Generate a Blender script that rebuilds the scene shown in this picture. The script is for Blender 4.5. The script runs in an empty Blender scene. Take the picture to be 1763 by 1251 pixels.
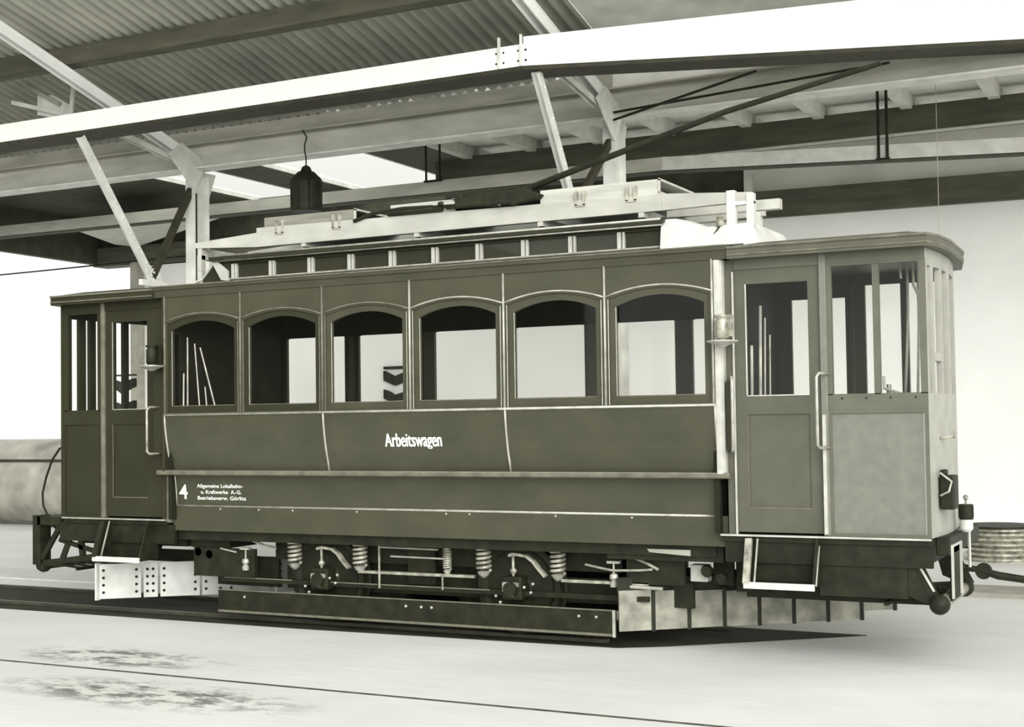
import bpy, bmesh, math, random
from mathutils import Vector, Matrix
random.seed(4)
C = bpy.context.scene.collection
sc = bpy.context.scene

# ------------------------------------------------------------------ materials
def mat(name, col, rough=0.6, metal=0.0, var=0.0, scale=6.0, spec=0.5, stretch=(1, 1, 1), bump=0.0, coat=0.0):
    m = bpy.data.materials.new(name); m.use_nodes = True
    nt = m.node_tree; b = nt.nodes['Principled BSDF']
    b.inputs['Roughness'].default_value = rough
    b.inputs['Metallic'].default_value = metal
    b.inputs['Specular IOR Level'].default_value = spec
    b.inputs['Coat Weight'].default_value = coat
    b.inputs['Coat Roughness'].default_value = 0.08
    tc = nt.nodes.new('ShaderNodeTexCoord'); mp = nt.nodes.new('ShaderNodeMapping')
    mp.inputs['Scale'].default_value = stretch
    nt.links.new(tc.outputs['Object'], mp.inputs['Vector'])
    no = nt.nodes.new('ShaderNodeTexNoise'); no.inputs['Scale'].default_value = scale; no.inputs['Detail'].default_value = 6
    nt.links.new(mp.outputs['Vector'], no.inputs['Vector'])
    cr = nt.nodes.new('ShaderNodeValToRGB')
    cr.color_ramp.elements[0].position = 0.3; cr.color_ramp.elements[1].position = 0.7
    lo = [max(0, c * (1 - var)) for c in col]; hi = [min(1, c * (1 + var)) for c in col]
    cr.color_ramp.elements[0].color = (*lo, 1); cr.color_ramp.elements[1].color = (*hi, 1)
    nt.links.new(no.outputs['Fac'], cr.inputs['Fac']); nt.links.new(cr.outputs['Color'], b.inputs['Base Color'])
    if bump:
        bu = nt.nodes.new('ShaderNodeBump'); bu.inputs['Strength'].default_value = bump; bu.inputs['Distance'].default_value = 0.02
        nt.links.new(no.outputs['Fac'], bu.inputs['Height']); nt.links.new(bu.outputs['Normal'], b.inputs['Normal'])
    return m

PAINT = mat('olive_body_paint', (0.058, 0.058, 0.036), 0.36, spec=0.35, var=0.16, scale=2.2, stretch=(1, 1, 1.6), bump=0.03)
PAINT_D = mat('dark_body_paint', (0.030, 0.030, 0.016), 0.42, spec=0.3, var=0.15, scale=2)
PAINT_R = mat('lit_grey_platform_paint', (0.115, 0.116, 0.088), 0.55, spec=.3, var=0.10, scale=5)  # right platform in paler greys, the light falloff painted in
PAINT_R2 = mat('lit_grey_panel_paint', (0.175, 0.178, 0.148), 0.6, spec=.3, var=0.10, scale=14)
PAINT_E = mat('lit_end_paint', (0.33, 0.33, 0.29), 0.55, spec=.3, var=0.10, scale=6)  # end panel made paler to paint in the light from the right
PAINT_DR = mat('lit_grey_door_paint', (0.092, 0.093, 0.068), 0.5, spec=.35, var=0.10, scale=5)
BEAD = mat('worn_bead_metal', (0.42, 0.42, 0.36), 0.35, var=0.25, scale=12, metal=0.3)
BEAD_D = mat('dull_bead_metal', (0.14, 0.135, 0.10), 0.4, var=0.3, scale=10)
ALU = mat('pale_weathered_paint', (0.47, 0.47, 0.42), 0.5, var=0.18, scale=9)
WPAINT = mat('white_roof_paint', (0.60, 0.60, 0.56), 0.6, var=0.12, scale=6)
PLANK = mat('pale_grey_plank', (0.46, 0.46, 0.41), 0.7, var=0.18, scale=7, stretch=(0.3, 3, 3))
RUNM = mat('weathered_runner_plank', (0.42, 0.42, 0.375), 0.6, var=0.2, scale=2.2, stretch=(1, 2, 2))
PLANKD = mat('mid_grey_plank', (0.20, 0.20, 0.165), 0.7, var=0.2, scale=7, stretch=(0.3, 3, 3))
IRON = mat('black_iron', (0.016, 0.017, 0.008), 0.6, spec=0.25, var=0.4, scale=9, bump=0.1)
IRON_L = mat('worn_iron', (0.36, 0.355, 0.29), 0.35, var=0.5, scale=14, metal=0.3)
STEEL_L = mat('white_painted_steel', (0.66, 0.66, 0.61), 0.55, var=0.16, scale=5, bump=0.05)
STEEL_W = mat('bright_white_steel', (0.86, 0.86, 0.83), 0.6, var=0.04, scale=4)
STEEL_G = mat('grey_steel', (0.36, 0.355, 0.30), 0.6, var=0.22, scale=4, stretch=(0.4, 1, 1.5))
STEEL_D = mat('dark_shaded_steel', (0.035, 0.034, 0.02), 0.7, spec=0.3, var=0.3, scale=8)  # dark steel; on beam undersides its tone also paints in shade
WOOD_D = mat('dark_stained_timber', (0.085, 0.084, 0.058), 0.7, var=0.3, scale=6, stretch=(0.3, 2, 2))
STEEL_M = mat('light_grey_steel', (0.46, 0.46, 0.40), 0.6, var=0.2, scale=4, stretch=(0.4, 1, 1.5))
BOARD_D = mat('dark_shaded_board', (0.055, 0.055, 0.035), 0.8, var=0.3, scale=5)  # dark boards; on the left ceiling the tone stands for dimmer light
BOARD_L = mat('pale_lit_board', (0.78, 0.78, 0.72), 0.8, var=0.2, scale=2.5)  # pale boards; on the rear ceiling stronger light is put into the tone
SHEET = mat('corrugated_sheet_grey', (0.42, 0.42, 0.36), 0.6, var=0.2, scale=3, stretch=(1, 0.3, 1))
PLASTER = mat('white_plaster', (0.90, 0.90, 0.87), 0.85, var=0.035, scale=1.2)
PLASTER_G = mat('grey_upper_plaster', (0.66, 0.66, 0.60), 0.85, var=0.12, scale=1.5)
GUARDW = mat('weathered_guard_plank', (0.26, 0.258, 0.21), 0.75, var=0.5, scale=5, stretch=(1, 1, 1.2), bump=0.15)
GUARDWH = mat('white_guard_sheet', (0.62, 0.62, 0.58), 0.6, var=0.15, scale=6)
TANKM = mat('tank_grey_metal', (0.34, 0.33, 0.28), 0.5, var=0.35, scale=2.2, bump=0.08)
INTER = mat('dark_interior_wood', (0.018, 0.018, 0.011), 0.7, spec=0.15, var=0.2, scale=4)
LETTER = mat('white_lettering', (0.85, 0.85, 0.80), 0.5)
BEDM = mat('dark_track_bed', (0.030, 0.029, 0.018), 0.85, spec=0.2, var=0.5, scale=5, stretch=(0.3, 1, 1), bump=0.2)
RAILM = mat('worn_rail_steel', (0.05, 0.05, 0.034), 0.5, var=0.3, scale=6)
GROOVE = mat('rail_groove_grime', (0.07, 0.067, 0.048), 0.8, var=0.6, scale=9)
KERBM = mat('grey_kerb_concrete', (0.30, 0.295, 0.25), 0.85, var=0.2, scale=4)
TOOLM = mat('pale_tool_wood', (0.50, 0.49, 0.42), 0.6, var=0.3, scale=8)

def floor_mat():
    m = bpy.data.materials.new('pale_concrete_floor'); m.use_nodes = True
    nt = m.node_tree; b = nt.nodes['Principled BSDF']; b.inputs['Roughness'].default_value = 0.85
    b.inputs['Specular IOR Level'].default_value = 0.2
    tc = nt.nodes.new('ShaderNodeTexCoord')
    def noise(scale, st, det=8, rough=.6):
        mp = nt.nodes.new('ShaderNodeMapping'); mp.inputs['Scale'].default_value = st
        nt.links.new(tc.outputs['Object'], mp.inputs['Vector'])
        n = nt.nodes.new('ShaderNodeTexNoise'); n.inputs['Scale'].default_value = scale
        n.inputs['Detail'].default_value = det; n.inputs['Roughness'].default_value = rough
        nt.links.new(mp.outputs['Vector'], n.inputs['Vector']); return n
    def ramp(src, p0, c0, p1, c1):
        r = nt.nodes.new('ShaderNodeValToRGB'); e = r.color_ramp.elements
        e[0].position = p0; e[1].position = p1; e[0].color = (c0, c0, c0 * .96, 1); e[1].color = (c1, c1, c1 * .975, 1)
        nt.links.new(src, r.inputs['Fac']); return r
    base = ramp(noise(0.7, (0.6, 1, 1)).outputs['Fac'], .3, .62, .7, .76)
    dirt = ramp(noise(3.6, (0.8, 1.5, 1), 12, .78).outputs['Fac'], .44, .28, .53, 1.0)
    # the dirt sits only in patches beside the near rail, left of the picture
    sx = nt.nodes.new('ShaderNodeSeparateXYZ'); nt.links.new(tc.outputs['Object'], sx.inputs[0])
    def dist(cx, cy, rx, ry):
        mp = nt.nodes.new('ShaderNodeMapping'); mp.inputs['Location'].default_value = (-cx / rx, -cy / ry, 0)
        mp.inputs['Scale'].default_value = (1 / rx, 1 / ry, 0)
        nt.links.new(tc.outputs['Object'], mp.inputs['Vector'])
        l = nt.nodes.new('ShaderNodeVectorMath'); l.operation = 'LENGTH'; nt.links.new(mp.outputs['Vector'], l.inputs[0])
        r = nt.nodes.new('ShaderNodeMapRange'); r.inputs['From Min'].default_value = 1.0; r.inputs['From Max'].default_value = 0.45
        nt.links.new(l.outputs['Value'], r.inputs['Value']); return r.outputs[0]
    m1 = dist(0.95, -1.60, 1.15, 0.42); m2 = dist(2.15, -2.62, 1.5, 0.46); 
    mx = nt.nodes.new('ShaderNodeMath'); mx.operation = 'MAXIMUM'; nt.links.new(m1, mx.inputs[0]); nt.links.new(m2, mx.inputs[1])
    mul = nt.nodes.new('ShaderNodeMixRGB'); mul.blend_type = 'MULTIPLY'
    nt.links.new(mx.outputs[0], mul.inputs['Fac']); nt.links.new(base.outputs[0], mul.inputs[1]); nt.links.new(dirt.outputs[0], mul.inputs[2])
    nt.links.new(mul.outputs[0], b.inputs['Base Color'])
    bu = nt.nodes.new('ShaderNodeBump'); bu.inputs['Strength'].default_value = .25; bu.inputs['Distance'].default_value = .03
    nt.links.new(noise(4, (0.5, 1, 1)).outputs['Fac'], bu.inputs['Height']); nt.links.new(bu.outputs[0], b.inputs['Normal'])
    return m
FLOOR = floor_mat()

def glass_mat():
    m = bpy.data.materials.new('clear_window_glass'); m.use_nodes = True
    nt = m.node_tree; nt.nodes.remove(nt.nodes['Principled BSDF']); out = nt.nodes['Material Output']
    t = nt.nodes.new('ShaderNodeBsdfTransparent'); t.inputs[0].default_value = (0.995, 0.995, 0.99, 1)
    g = nt.nodes.new('ShaderNodeBsdfGlossy'); g.inputs['Roughness'].default_value = 0.03
    lw = nt.nodes.new('ShaderNodeLayerWeight'); lw.inputs['Blend'].default_value = 0.5
    pw = nt.nodes.new('ShaderNodeMath'); pw.operation = 'POWER'; pw.inputs[1].default_value = 5; nt.links.new(lw.outputs['Facing'], pw.inputs[0])
    f = nt.nodes.new('ShaderNodeMath'); f.operation = 'MULTIPLY_ADD'; f.inputs[1].default_value = 0.25; f.inputs[2].default_value = 0.018; nt.links.new(pw.outputs[0], f.inputs[0])
    mix = nt.nodes.new('ShaderNodeMixShader')
    nt.links.new(f.outputs[0], mix.inputs[0]); nt.links.new(t.outputs[0], mix.inputs[1]); nt.links.new(g.outputs[0], mix.inputs[2])
    nt.links.new(mix.outputs[0], out.inputs[0]); return m
GLASS = glass_mat()

# ------------------------------------------------------------------ helpers
def new(): return bmesh.new()
def bx(bm, x0, x1, y0, y1, z0, z1):
    vs = [bm.verts.new(p) for p in ((x0,y0,z0),(x1,y0,z0),(x1,y1,z0),(x0,y1,z0),(x0,y0,z1),(x1,y0,z1),(x1,y1,z1),(x0,y1,z1))]
    for f in ((0,3,2,1),(4,5,6,7),(0,1,5,4),(1,2,6,5),(2,3,7,6),(3,0,4,7)): bm.faces.new([vs[i] for i in f])
    return bm
def prism(bm, pts, a, b, axis):
    """pts: 2D polygon; axis 'y': pts are (x,z) extruded a..b in y; 'x': (y,z); 'z': (x,y)"""
    def P(p, t): return {'y': (p[0], t, p[1]), 'x': (t, p[0], p[1]), 'z': (p[0], p[1], t)}[axis]
    A = [bm.verts.new(P(p, a)) for p in pts]; B = [bm.verts.new(P(p, b)) for p in pts]; n = len(pts)
    bm.faces.new(A[::-1]); bm.faces.new(B)
    for i in range(n): bm.faces.new((A[i], A[(i+1) % n], B[(i+1) % n], B[i]))
    return bm
def hexa(bm, v8):
    vs = [bm.verts.new(p) for p in v8]
    for f in ((0,3,2,1),(4,5,6,7),(0,1,5,4),(1,2,6,5),(2,3,7,6),(3,0,4,7)): bm.faces.new([vs[i] for i in f])
def bar(bm, p, q, w, h, up=(0, 0, 1)):
    """rectangular bar from p to q; w across, h along 'up'"""
    p, q = Vector(p), Vector(q); d = (q-p).normalized(); u = Vector(up); s = d.cross(u)
    if s.length < 1e-4: s = d.cross(Vector((0, 1, 0)))
    s.normalize(); u = s.cross(d).normalized()
    v = []
    for c in (p, q):
        for a, b in ((-1,-1),(1,-1),(1,1),(-1,1)): v.append(bm.verts.new(c + s*a*w/2 + u*b*h/2))
    for f in ((0,3,2,1),(4,5,6,7),(0,1,5,4),(1,2,6,5),(2,3,7,6),(3,0,4,7)): bm.faces.new([v[i] for i in f])
    return bm
def tube(bm, pts, r, n=8):
    pts = [Vector(p) for p in pts]; rings = []
    rs = r if isinstance(r, (list, tuple)) else [r]*len(pts)
    prev = None
    for i, p in enumerate(pts):
        d = (pts[min(i+1, len(pts)-1)] - pts[max(i-1, 0)]).normalized()
        if prev is None:
            a = d.cross(Vector((0, 0, 1)));
            if a.length < 1e-3: a = d.cross(Vector((0, 1, 0)))
        else: a = prev - d*prev.dot(d)
        a.normalize(); prev = a; b = d.cross(a)
        rings.append([bm.verts.new(p + (a*math.cos(2*math.pi*k/n) + b*math.sin(2*math.pi*k/n))*rs[i]) for k in range(n)])
    for i in range(len(rings)-1):
        for k in range(n): bm.faces.new((rings[i][k], rings[i][(k+1) % n], rings[i+1][(k+1) % n], rings[i+1][k]))
    bm.faces.new(rings[0][::-1]); bm.faces.new(rings[-1]); return bm
def lathe(bm, prof, c=(0, 0, 0), axis='z', n=20):
    """prof: list of (radius, height)"""
    c = Vector(c); rings = []
    for r, h in prof:
        ring = []
        for k in range(n):
            t = 2*math.pi*k/n; u, v = r*math.cos(t), r*math.sin(t)
            ring.append(bm.verts.new(c + Vector({'z': (u, v, h), 'y': (u, h, v), 'x': (h, u, v)}[axis])))
        rings.append(ring)
    for i in range(len(rings)-1):
        for k in range(n): bm.faces.new((rings[i][k], rings[i][(k+1) % n], rings[i+1][(k+1) % n], rings[i+1][k]))
    bm.faces.new(rings[0][::-1]); bm.faces.new(rings[-1]); return bm
def obj(name, bm, m, parent=None, smooth=False, bevel=0.0, label=None):
    bmesh.ops.recalc_face_normals(bm, faces=bm.faces)
    me = bpy.data.meshes.new(name); bm.to_mesh(me); bm.free(); me.materials.append(m)
    if smooth:
        for p in me.polygons: p.use_smooth = True
    o = bpy.data.objects.new(name, me); C.objects.link(o)
    if parent: o.parent = parent; o.matrix_parent_inverse = Matrix.Translation(-Vector(wloc(parent)))
    if bevel:
        b = o.modifiers.new('bevel', 'BEVEL'); b.width = bevel; b.segments = 2; b.limit_method = 'ANGLE'
    if label: o['label'] = label
    return o
WL = {}
def wloc(o):
    return WL.get(o.name, (0, 0, 0))
def thing(name, label, cat, loc=(0, 0, 0), group=None):
    o = bpy.data.objects.new(name, None); C.objects.link(o); o.location = loc; WL[o.name] = loc
    o['label'] = label; o['category'] = cat
    if group: o['group'] = group
    return o
def tag(o, label, cat, group=None):
    o['label'] = label; o['category'] = cat
    if group: o['group'] = group
    return o
def struct(name, bm, m, **k):
    o = obj(name, bm, m, **k); o['kind'] = 'structure'; return o

# ================================================================== THE HALL
struct('floor', bx(new(), -70, 40, -30, 60, -0.3, 0.0), FLOOR)

# --- rear wall with its dark beam band
bm = new(); bx(bm, -9.0, 16.0, 9.5, 9.7, 0.0, 4.72); struct('wall_back', bm, PLASTER)
bm = new(); bx(bm, 2.66, 16.0, 9.5, 9.7, 5.02, 5.80); struct('wall_back.001', bm, PLASTER_G)
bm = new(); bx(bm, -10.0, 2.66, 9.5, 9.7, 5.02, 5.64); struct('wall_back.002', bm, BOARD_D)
bm = new(); prism(bm, [(-10.0, 4.76), (16, 4.55), (16, 4.9), (2.7, 5.04), (-10.0, 5.1)], 9.38, 9.75, 'y')
tag(obj('lintel_beam', bm, WOOD_D), 'long dark beam running along the top of the white rear wall', 'beam')
bm = new(); bx(bm, 2.60, 2.72, 9.36, 9.5, 4.95, 5.42); struct('trim_1', bm, STEEL_L)
bm = new(); bx(bm, -9.02, -8.86, 9.3, 9.52, 0.0, 4.78); struct('trim_2', bm, STEEL_G)
# left gable: lintel along y, open below
bm = new(); hexa(bm, [(-10.05, -6, 5.0), (-9.9, -6, 5.0), (-9.9, 9.6, 4.8), (-10.05, 9.6, 4.8), (-10.05, -6, 5.62), (-9.9, -6, 5.62), (-9.9, 9.6, 5.62), (-10.05, 9.6, 5.62)])
struct('wall_left', bm, BOARD_D)

bm = new(); bx(bm, -7.3, -7.0, -25, -1.5, 0, 6); struct('wall_shade_blocker', bm, BOARD_D)  # added wall out of view, blocks sky to darken the tram's left
# --- rear ceiling: boards between joists, two rooflights on the left
CZ = 5.80
LZ = 5.62      # the left bays are lower, boarded flush, with two rooflights
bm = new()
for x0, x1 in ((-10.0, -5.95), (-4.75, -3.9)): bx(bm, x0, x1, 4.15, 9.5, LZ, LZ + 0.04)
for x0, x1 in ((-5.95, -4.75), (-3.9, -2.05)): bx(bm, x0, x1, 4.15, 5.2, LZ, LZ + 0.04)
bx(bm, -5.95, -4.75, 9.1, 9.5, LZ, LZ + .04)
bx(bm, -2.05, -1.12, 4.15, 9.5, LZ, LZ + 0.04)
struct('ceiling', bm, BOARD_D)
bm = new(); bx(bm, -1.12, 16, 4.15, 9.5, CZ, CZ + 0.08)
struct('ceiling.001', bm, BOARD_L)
def rooflight(name, x0, x1, y1):
    bm = new()
    for a, b in ((x0, x0 + .03), (x1 - .03, x1)): bx(bm, a, b, 5.2, y1, LZ - .01, LZ + .05)
    bx(bm, x0 + .03, x1 - .03, 5.2, 5.24, LZ - .01, LZ + .05)
    o = struct(name, bm, STEEL_L)
    obj('glazing_bar', bx(new(), x0 + .12, (x0 + x1)/2 - .08, 6.30, 6.46, LZ - .005, LZ + .03), IRON, o)
    obj('glazing_bar', bx(new(), (x0 + x1)/2 + .08, x1 - .12, 6.30, 6.46, LZ - .005, LZ + .03), IRON, o)
    obj('pane', bx(new(), x0 + .03, x1 - .03, 5.24, y1, LZ + .035, LZ + .04), GLASS, o)
rooflight('window_1', -3.9, -2.05, 9.5)
rooflight('window_2', -5.95, -4.75, 9.1)

xs = [-1.04, 0.0, 1.05, 2.1, 3.17, 4.14, 5.25, 6.3, 7.35, 8.4, 9.4]
JL = ['joist just right of the large rooflight', 'joist above the left hanging rods pair',
      'joist above the sloping brace', 'joist left of the right-hand column', 'joist just right of the right-hand column', 'second joist right of the right-hand column',
      'joist beside the right-hand hanging rod', 'joist near the right edge of the view', 'right-hand joist beyond the hanging rod', 'second last joist on the right', 'last joist on the right']
for i, x in enumerate(xs):
    light = x > -2
    bm = new(); bx(bm, x - .07, x + .07, 4.15, 9.37, 5.62, CZ)
    tag(obj('ceiling_joist', bm, STEEL_L if x > 0.5 else (PLANK if light else WOOD_D), None, bevel=.008),
        JL[i] + (', pale painted, under the rear ceiling' if light else ', dark timber, under the rear ceiling'), 'joist', 'joists under the rear ceiling')

# --- beams running along the hall
def ibeam(name, label, x0, x1, yc, zb, zt, fw, m, top=True):
    t = thing(name, label, 'beam', (x0, yc, zb))
    obj('web', bx(new(), x0, x1, yc - .012, yc + .012, zb + .02, zt - .02), m, t)
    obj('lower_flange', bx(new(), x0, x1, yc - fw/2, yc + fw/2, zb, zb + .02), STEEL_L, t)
    if top: obj('upper_flange', bx(new(), x0, x1, yc - fw/2, yc + fw/2, zt - .02, zt), STEEL_G, t)
    return t
t = ibeam('eaves_beam', 'long steel beam carried on both columns under the scalloped roof edge', -12, 15, 4.0, 5.05, 5.38, .26, STEEL_M)
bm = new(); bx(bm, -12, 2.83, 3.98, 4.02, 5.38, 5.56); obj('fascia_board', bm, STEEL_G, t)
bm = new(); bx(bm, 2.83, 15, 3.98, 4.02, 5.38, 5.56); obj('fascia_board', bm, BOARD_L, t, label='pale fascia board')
bm = new(); bx(bm, -1.6, 15, 7.7, 7.95, 5.33, 5.66)
tag(obj('purlin_beam', bm, WOOD_D, bevel=.01), 'deep dark timber beam across the ends of the pale joists', 'beam')
bm = new(); bx(bm, 2.5, 15, 7.71, 7.74, 5.30, 5.33)
tag(obj('conduit_pipe', bm, STEEL_L), 'thin pale pipe running below the deep dark timber beam', 'pipe')
# suspended channel rail (C)
t = thing('suspended_rail', 'grey channel rail hung level behind the columns', 'rail', (-12, 6.5, 4.9))
def cseg(x0, z0, x1, z1):
    bm = new(); hexa(bm, [(x0, 6.5, z0), (x1, 6.5, z1), (x1, 6.53, z1), (x0, 6.53, z0), (x0, 6.5, z0 + .17), (x1, 6.5, z1 + .17), (x1, 6.53, z1 + .17), (x0, 6.53, z0 + .17)])
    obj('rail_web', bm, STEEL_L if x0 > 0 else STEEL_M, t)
    bm = new(); hexa(bm, [(x0, 6.5, z0 - .012), (x1, 6.5, z1 - .012), (x1, 6.72, z1 - .012), (x0, 6.72, z0 - .012), (x0, 6.5, z0), (x1, 6.5, z1), (x1, 6.72, z1), (x0, 6.72, z0)])
    obj('rail_flange', bm, STEEL_D, t)
cseg(-12, 4.96, 2.43, 4.93); cseg(2.43, 4.93, 8.0, 4.66); cseg(8.0, 4.66, 15, 4.5)
# hangers
def hanger(x, zb, label, dx=.09):
    t = thing('hanging_rods', label, 'hanger', (x, 6.47, zb))
    for s in (-1, 1): obj('rod', tube(new(), [(x + s*dx, 6.475, zb), (x + s*dx, 6.475, 5.8)], .018, 6), IRON, t)
    obj('strap', bx(new(), x - dx - .03, x + dx + .03, 6.455, 6.495, zb, zb + .025), IRON, t)
hanger(-0.92, 5.09, 'pair of thin dark hanging rods at the right end of the bright rooflight', .11)
hanger(5.2, 4.78, 'pair of thin dark hanging rods at the right, beside the vertical pale wire', .05)
tag(obj('pull_wire', tube(new(), [(6.0, 5.4, 5.5), (6.0, 5.4, 3.2)], .004, 5), STEEL_G), 'very thin vertical wire hanging near the right wall', 'wire')
tag(obj('overhead_wire', tube(new(), [(-30, 9.0, 4.55), (-11.16, 9.05, 4.72), (-7.0, 9.1, 4.78)], .015, 5), IRON), 'thin dark wire crossing the bright opening at the left', 'wire')
# pale diagonal plate under the left ceiling
bm = new(); prism(bm, [(-8.25, 7.2), (-5.4, 7.4), (-8.9, 9.35), (-9.0, 8.9)], 5.06, 5.075, 'z')
tag(obj('ceiling_panel', bm, PLANK), 'pale tapering panel lying above the left opening', 'panel')

# --- near white beam, cranked at its splice
def wbeam(bm, p, q, ynear, z0, z1, w, off=0):
    pass
t = thing('crane_beam', 'thick white beam crossing the whole view above the tram, cranked at its splice', 'beam', (-12, 2.05, 5.18))
A0, A1, A2 = Vector((-14, 2.05)), Vector((2.72, 2.03)), Vector((14.5, 5.94))
def offs(p, q, d):
    v = (q - p).normalized(); n = Vector((-v.y, v.x)); return n*d
nA = offs(A0, A1, .30); nB = offs(A1, A2, .30); nM = (nA + nB)/2
def seg(p, q, n0, n1, z0, z1p, z1q):
    b = new(); hexa(b, [(p.x, p.y, z0), (q.x, q.y, z0), (q.x+n1.x, q.y+n1.y, z0), (p.x+n0.x, p.y+n0.y, z0),
                        (p.x, p.y, z1p), (q.x, q.y, z1q), (q.x+n1.x, q.y+n1.y, z1q), (p.x+n0.x, p.y+n0.y, z1p)]); return b
obj('beam_face', seg(A0, A1, nA*.1, nM*.1, 5.21, 5.43, 5.43), STEEL_W, t, label='left arm of the white beam')
obj('beam_face', seg(A1, A2, nM*.1, nB*.1, 5.21, 5.50, 6.15), STEEL_W, t, label='right arm of the white beam')
obj('lower_flange', seg(A0 - nA*.08, A1 - nM*.08, nA*1.2, nM*1.2, 5.17, 5.21, 5.21), STEEL_D, t, label='dark underside of the left arm, shade painted in')
obj('lower_flange', seg(A1 - nM*.08, A2 - nB*.08, nM*1.2, nB*1.2, 5.17, 5.21, 5.21), STEEL_D, t, label='rusty underside of the right arm, dark with painted-in shade')
for x in (2.46, 2.70):
    b = new(); bx(b, x - .008, x + .008, 2.0, 2.035, 5.21, 5.52); obj('splice_plate', b, STEEL_L, t)
b = new()
for x in (2.42, 2.5, 2.66, 2.74):
    for z in (5.27, 5.37): lathe(b, [(.012, 0), (.012, .014), (.004, .02)], (x, 2.03, z), 'y', 8)
obj('rivets', b, STEEL_D, t)

# --- corrugated roof: rises towards the camera
def rz(y, z0=5.62, s=.25): return z0 + s*(4.02 - y)
def corrugated(name, x0, x1, y0, y1, z0, pitch, amp, m):
    bm = new(); n = int((x1 - x0)/pitch*8); prev = None
    for i in range(n + 1):
        x = x0 + (x1 - x0)*i/n; dz = amp*math.sin(2*math.pi*x/pitch)
        a = [bm.verts.new((x, y, rz(y, z0) + dz + k)) for y, k in ((y0, 0), (y1, 0), (y1, .008), (y0, .008))]
        if prev:
            for k in range(4): bm.faces.new((prev[k], a[k], a[(k+1) % 4], prev[(k+1) % 4]))
        prev = a
    return struct(name, bm, m, smooth=True)
corrugated('ceiling.002', -12, 2.95, -0.3, 4.10, 5.62, .148, .034, SHEET)
bm = new(); hexa(bm, [(2.95, -0.3, rz(-0.3)), (15, -0.3, rz(-0.3)), (15, 4.1, rz(4.1)), (2.95, 4.1, rz(4.1)),
                      (2.95, -0.3, rz(-0.3)+.05), (15, -0.3, rz(-0.3)+.05), (15, 4.1, rz(4.1)+.05), (2.95, 4.1, rz(4.1)+.05)])
struct('ceiling.003', bm, BOARD_L)
for k, (y, lb) in enumerate(((1.85, 'dark timber purlin under the corrugated roof at the upper left'), (-0.1, 'nearer dark timber purlin under the corrugated roof edge'))):
    bm = new(); zt = rz(y, 5.58); hexa(bm, [(-12, y-.07, zt-.20), (2.9, y-.07, zt-.20), (2.9, y+.07, zt-.22), (-12, y+.07, zt-.22),
                                          (-12, y-.07, zt), (2.9, y-.07, zt), (2.9, y+.07, zt-.02), (-12, y+.07, zt-.02)])
    tag(obj('roof_purlin', bm, WOOD_D), lb, 'purlin', 'purlins under the corrugated roof')

# --- columns with their trusses
def bolts(bm, pts, X, r=.014):
    for y, z in pts: lathe(bm, [(r, 0), (r, -.012), (r*.4, -.018)], (X, y, z), 'x', 8)
def truss(X, label, lab_col, dark_rear, node, b1, cz_top, cap):
    t = thing('column_truss', label, 'roof truss', (X, 4.0, 0))
    col = obj('column', bx(new(), X - .012, X + .012, 3.86, 4.12, 0, 5.05), STEEL_L, t)
    for s in (-1, 1):
        obj('column_flange', bx(new(), X - .075, X + .075, 3.99 + s*.135 - .006, 3.99 + s*.135 + .006, 0, 5.02), STEEL_L, t)
    obj('column_slot', bx(new(), X + .012, X + .016, 3.93, 3.965, 2.5, 4.75), STEEL_D, t)
    # top chord, sloping up towards the camera
    ch = new()
    for s in (-.05, .05): bar(ch, (X + s, 3.95, 5.14), (X + s, -0.25, 6.38), .014, .11)
    bar(ch, (X, 3.95, 5.20), (X, -0.25, 6.44), .14, .014)
    obj('top_chord', ch, STEEL_W, t)
    # second, flatter strut from the gusset to under the white beam
    b = new(); 
    for s in (-.03, .03): bar(b, (X + s, 3.55, 5.12), (X + s, 2.3, 5.32), .012, .06)
    bar(b, (X, 3.55, 5.15), (X, 2.3, 5.35), .07, .012)
    obj('tie_strut', b, STEEL_L, t)
    # gusset
    b = new(); prism(b, [(3.36, 5.16), (3.62, 5.34), (4.02, 5.16), (4.02, 5.02), (3.86, 4.78), (3.80, 4.80)], X + .06, X + .072, 'x')
    bolts(b, [(3.55, 5.22), (3.68, 5.20), (3.80, 5.16), (3.50, 5.14), (3.62, 5.10)], X + .09); obj('gusset_plate', b, STEEL_L, t)
    # cap bracket on the column's camera-away side
    b = new(); prism(b, [(4.12, 5.04), (4.34, 5.04), (4.12, 4.5)], X - .01, X + .01, 'x'); obj('knee_plate', b, STEEL_L, t)
    # brace from the white beam down to the hanging node
    ny, nz = node; by, bz = b1
    b = new(); bar(b, (X, by, bz), (X, ny, nz), .012, .11, (0, 1, 0)); bar(b, (X - .04, by, bz), (X - .04, ny, nz), .09, .012, (0, 1, .0))
    k = 9
    for i in range(1, k):
        f = i/k; lathe(b, [(.012, 0), (.012, .01), (.004, .016)], (X + .006, by + (ny - by)*f + .02, bz + (nz - bz)*f), 'x', 7)
    obj('pale_brace', b, STEEL_L, t)
    b = new(); bar(b, (X, 3.86, 4.78), (X, ny, nz), .05, .09, (0, 1, 0)); obj('dark_brace', b, STEEL_D, t, label='dark brace')
    # bottom chord from the node to the column and towards the camera
    b = new(); prism(b, [(ny - .12, nz + .10), (ny + .10, nz + .12), (ny + .16, nz - .05), (ny - .08, nz - .07)], X + .01, X + .022, 'x')
    bolts(b, [(ny - .04, nz + .02), (ny + .06, nz), (ny, nz + .06)], X + .04); obj('node_plate', b, STEEL_L, t)
    b = new(); bar(b, (X, ny - .2, nz - .07), (X, 3.86, nz - .10), .06, .07); obj('bottom_chord', b, STEEL_L, t)
    return t
tl = truss(-2.96, 'pale steel column and braced roof truss behind the left part of the tram', '', True, (3.14, 3.6), (1.98, 5.12), 5.2, 0)
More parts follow.
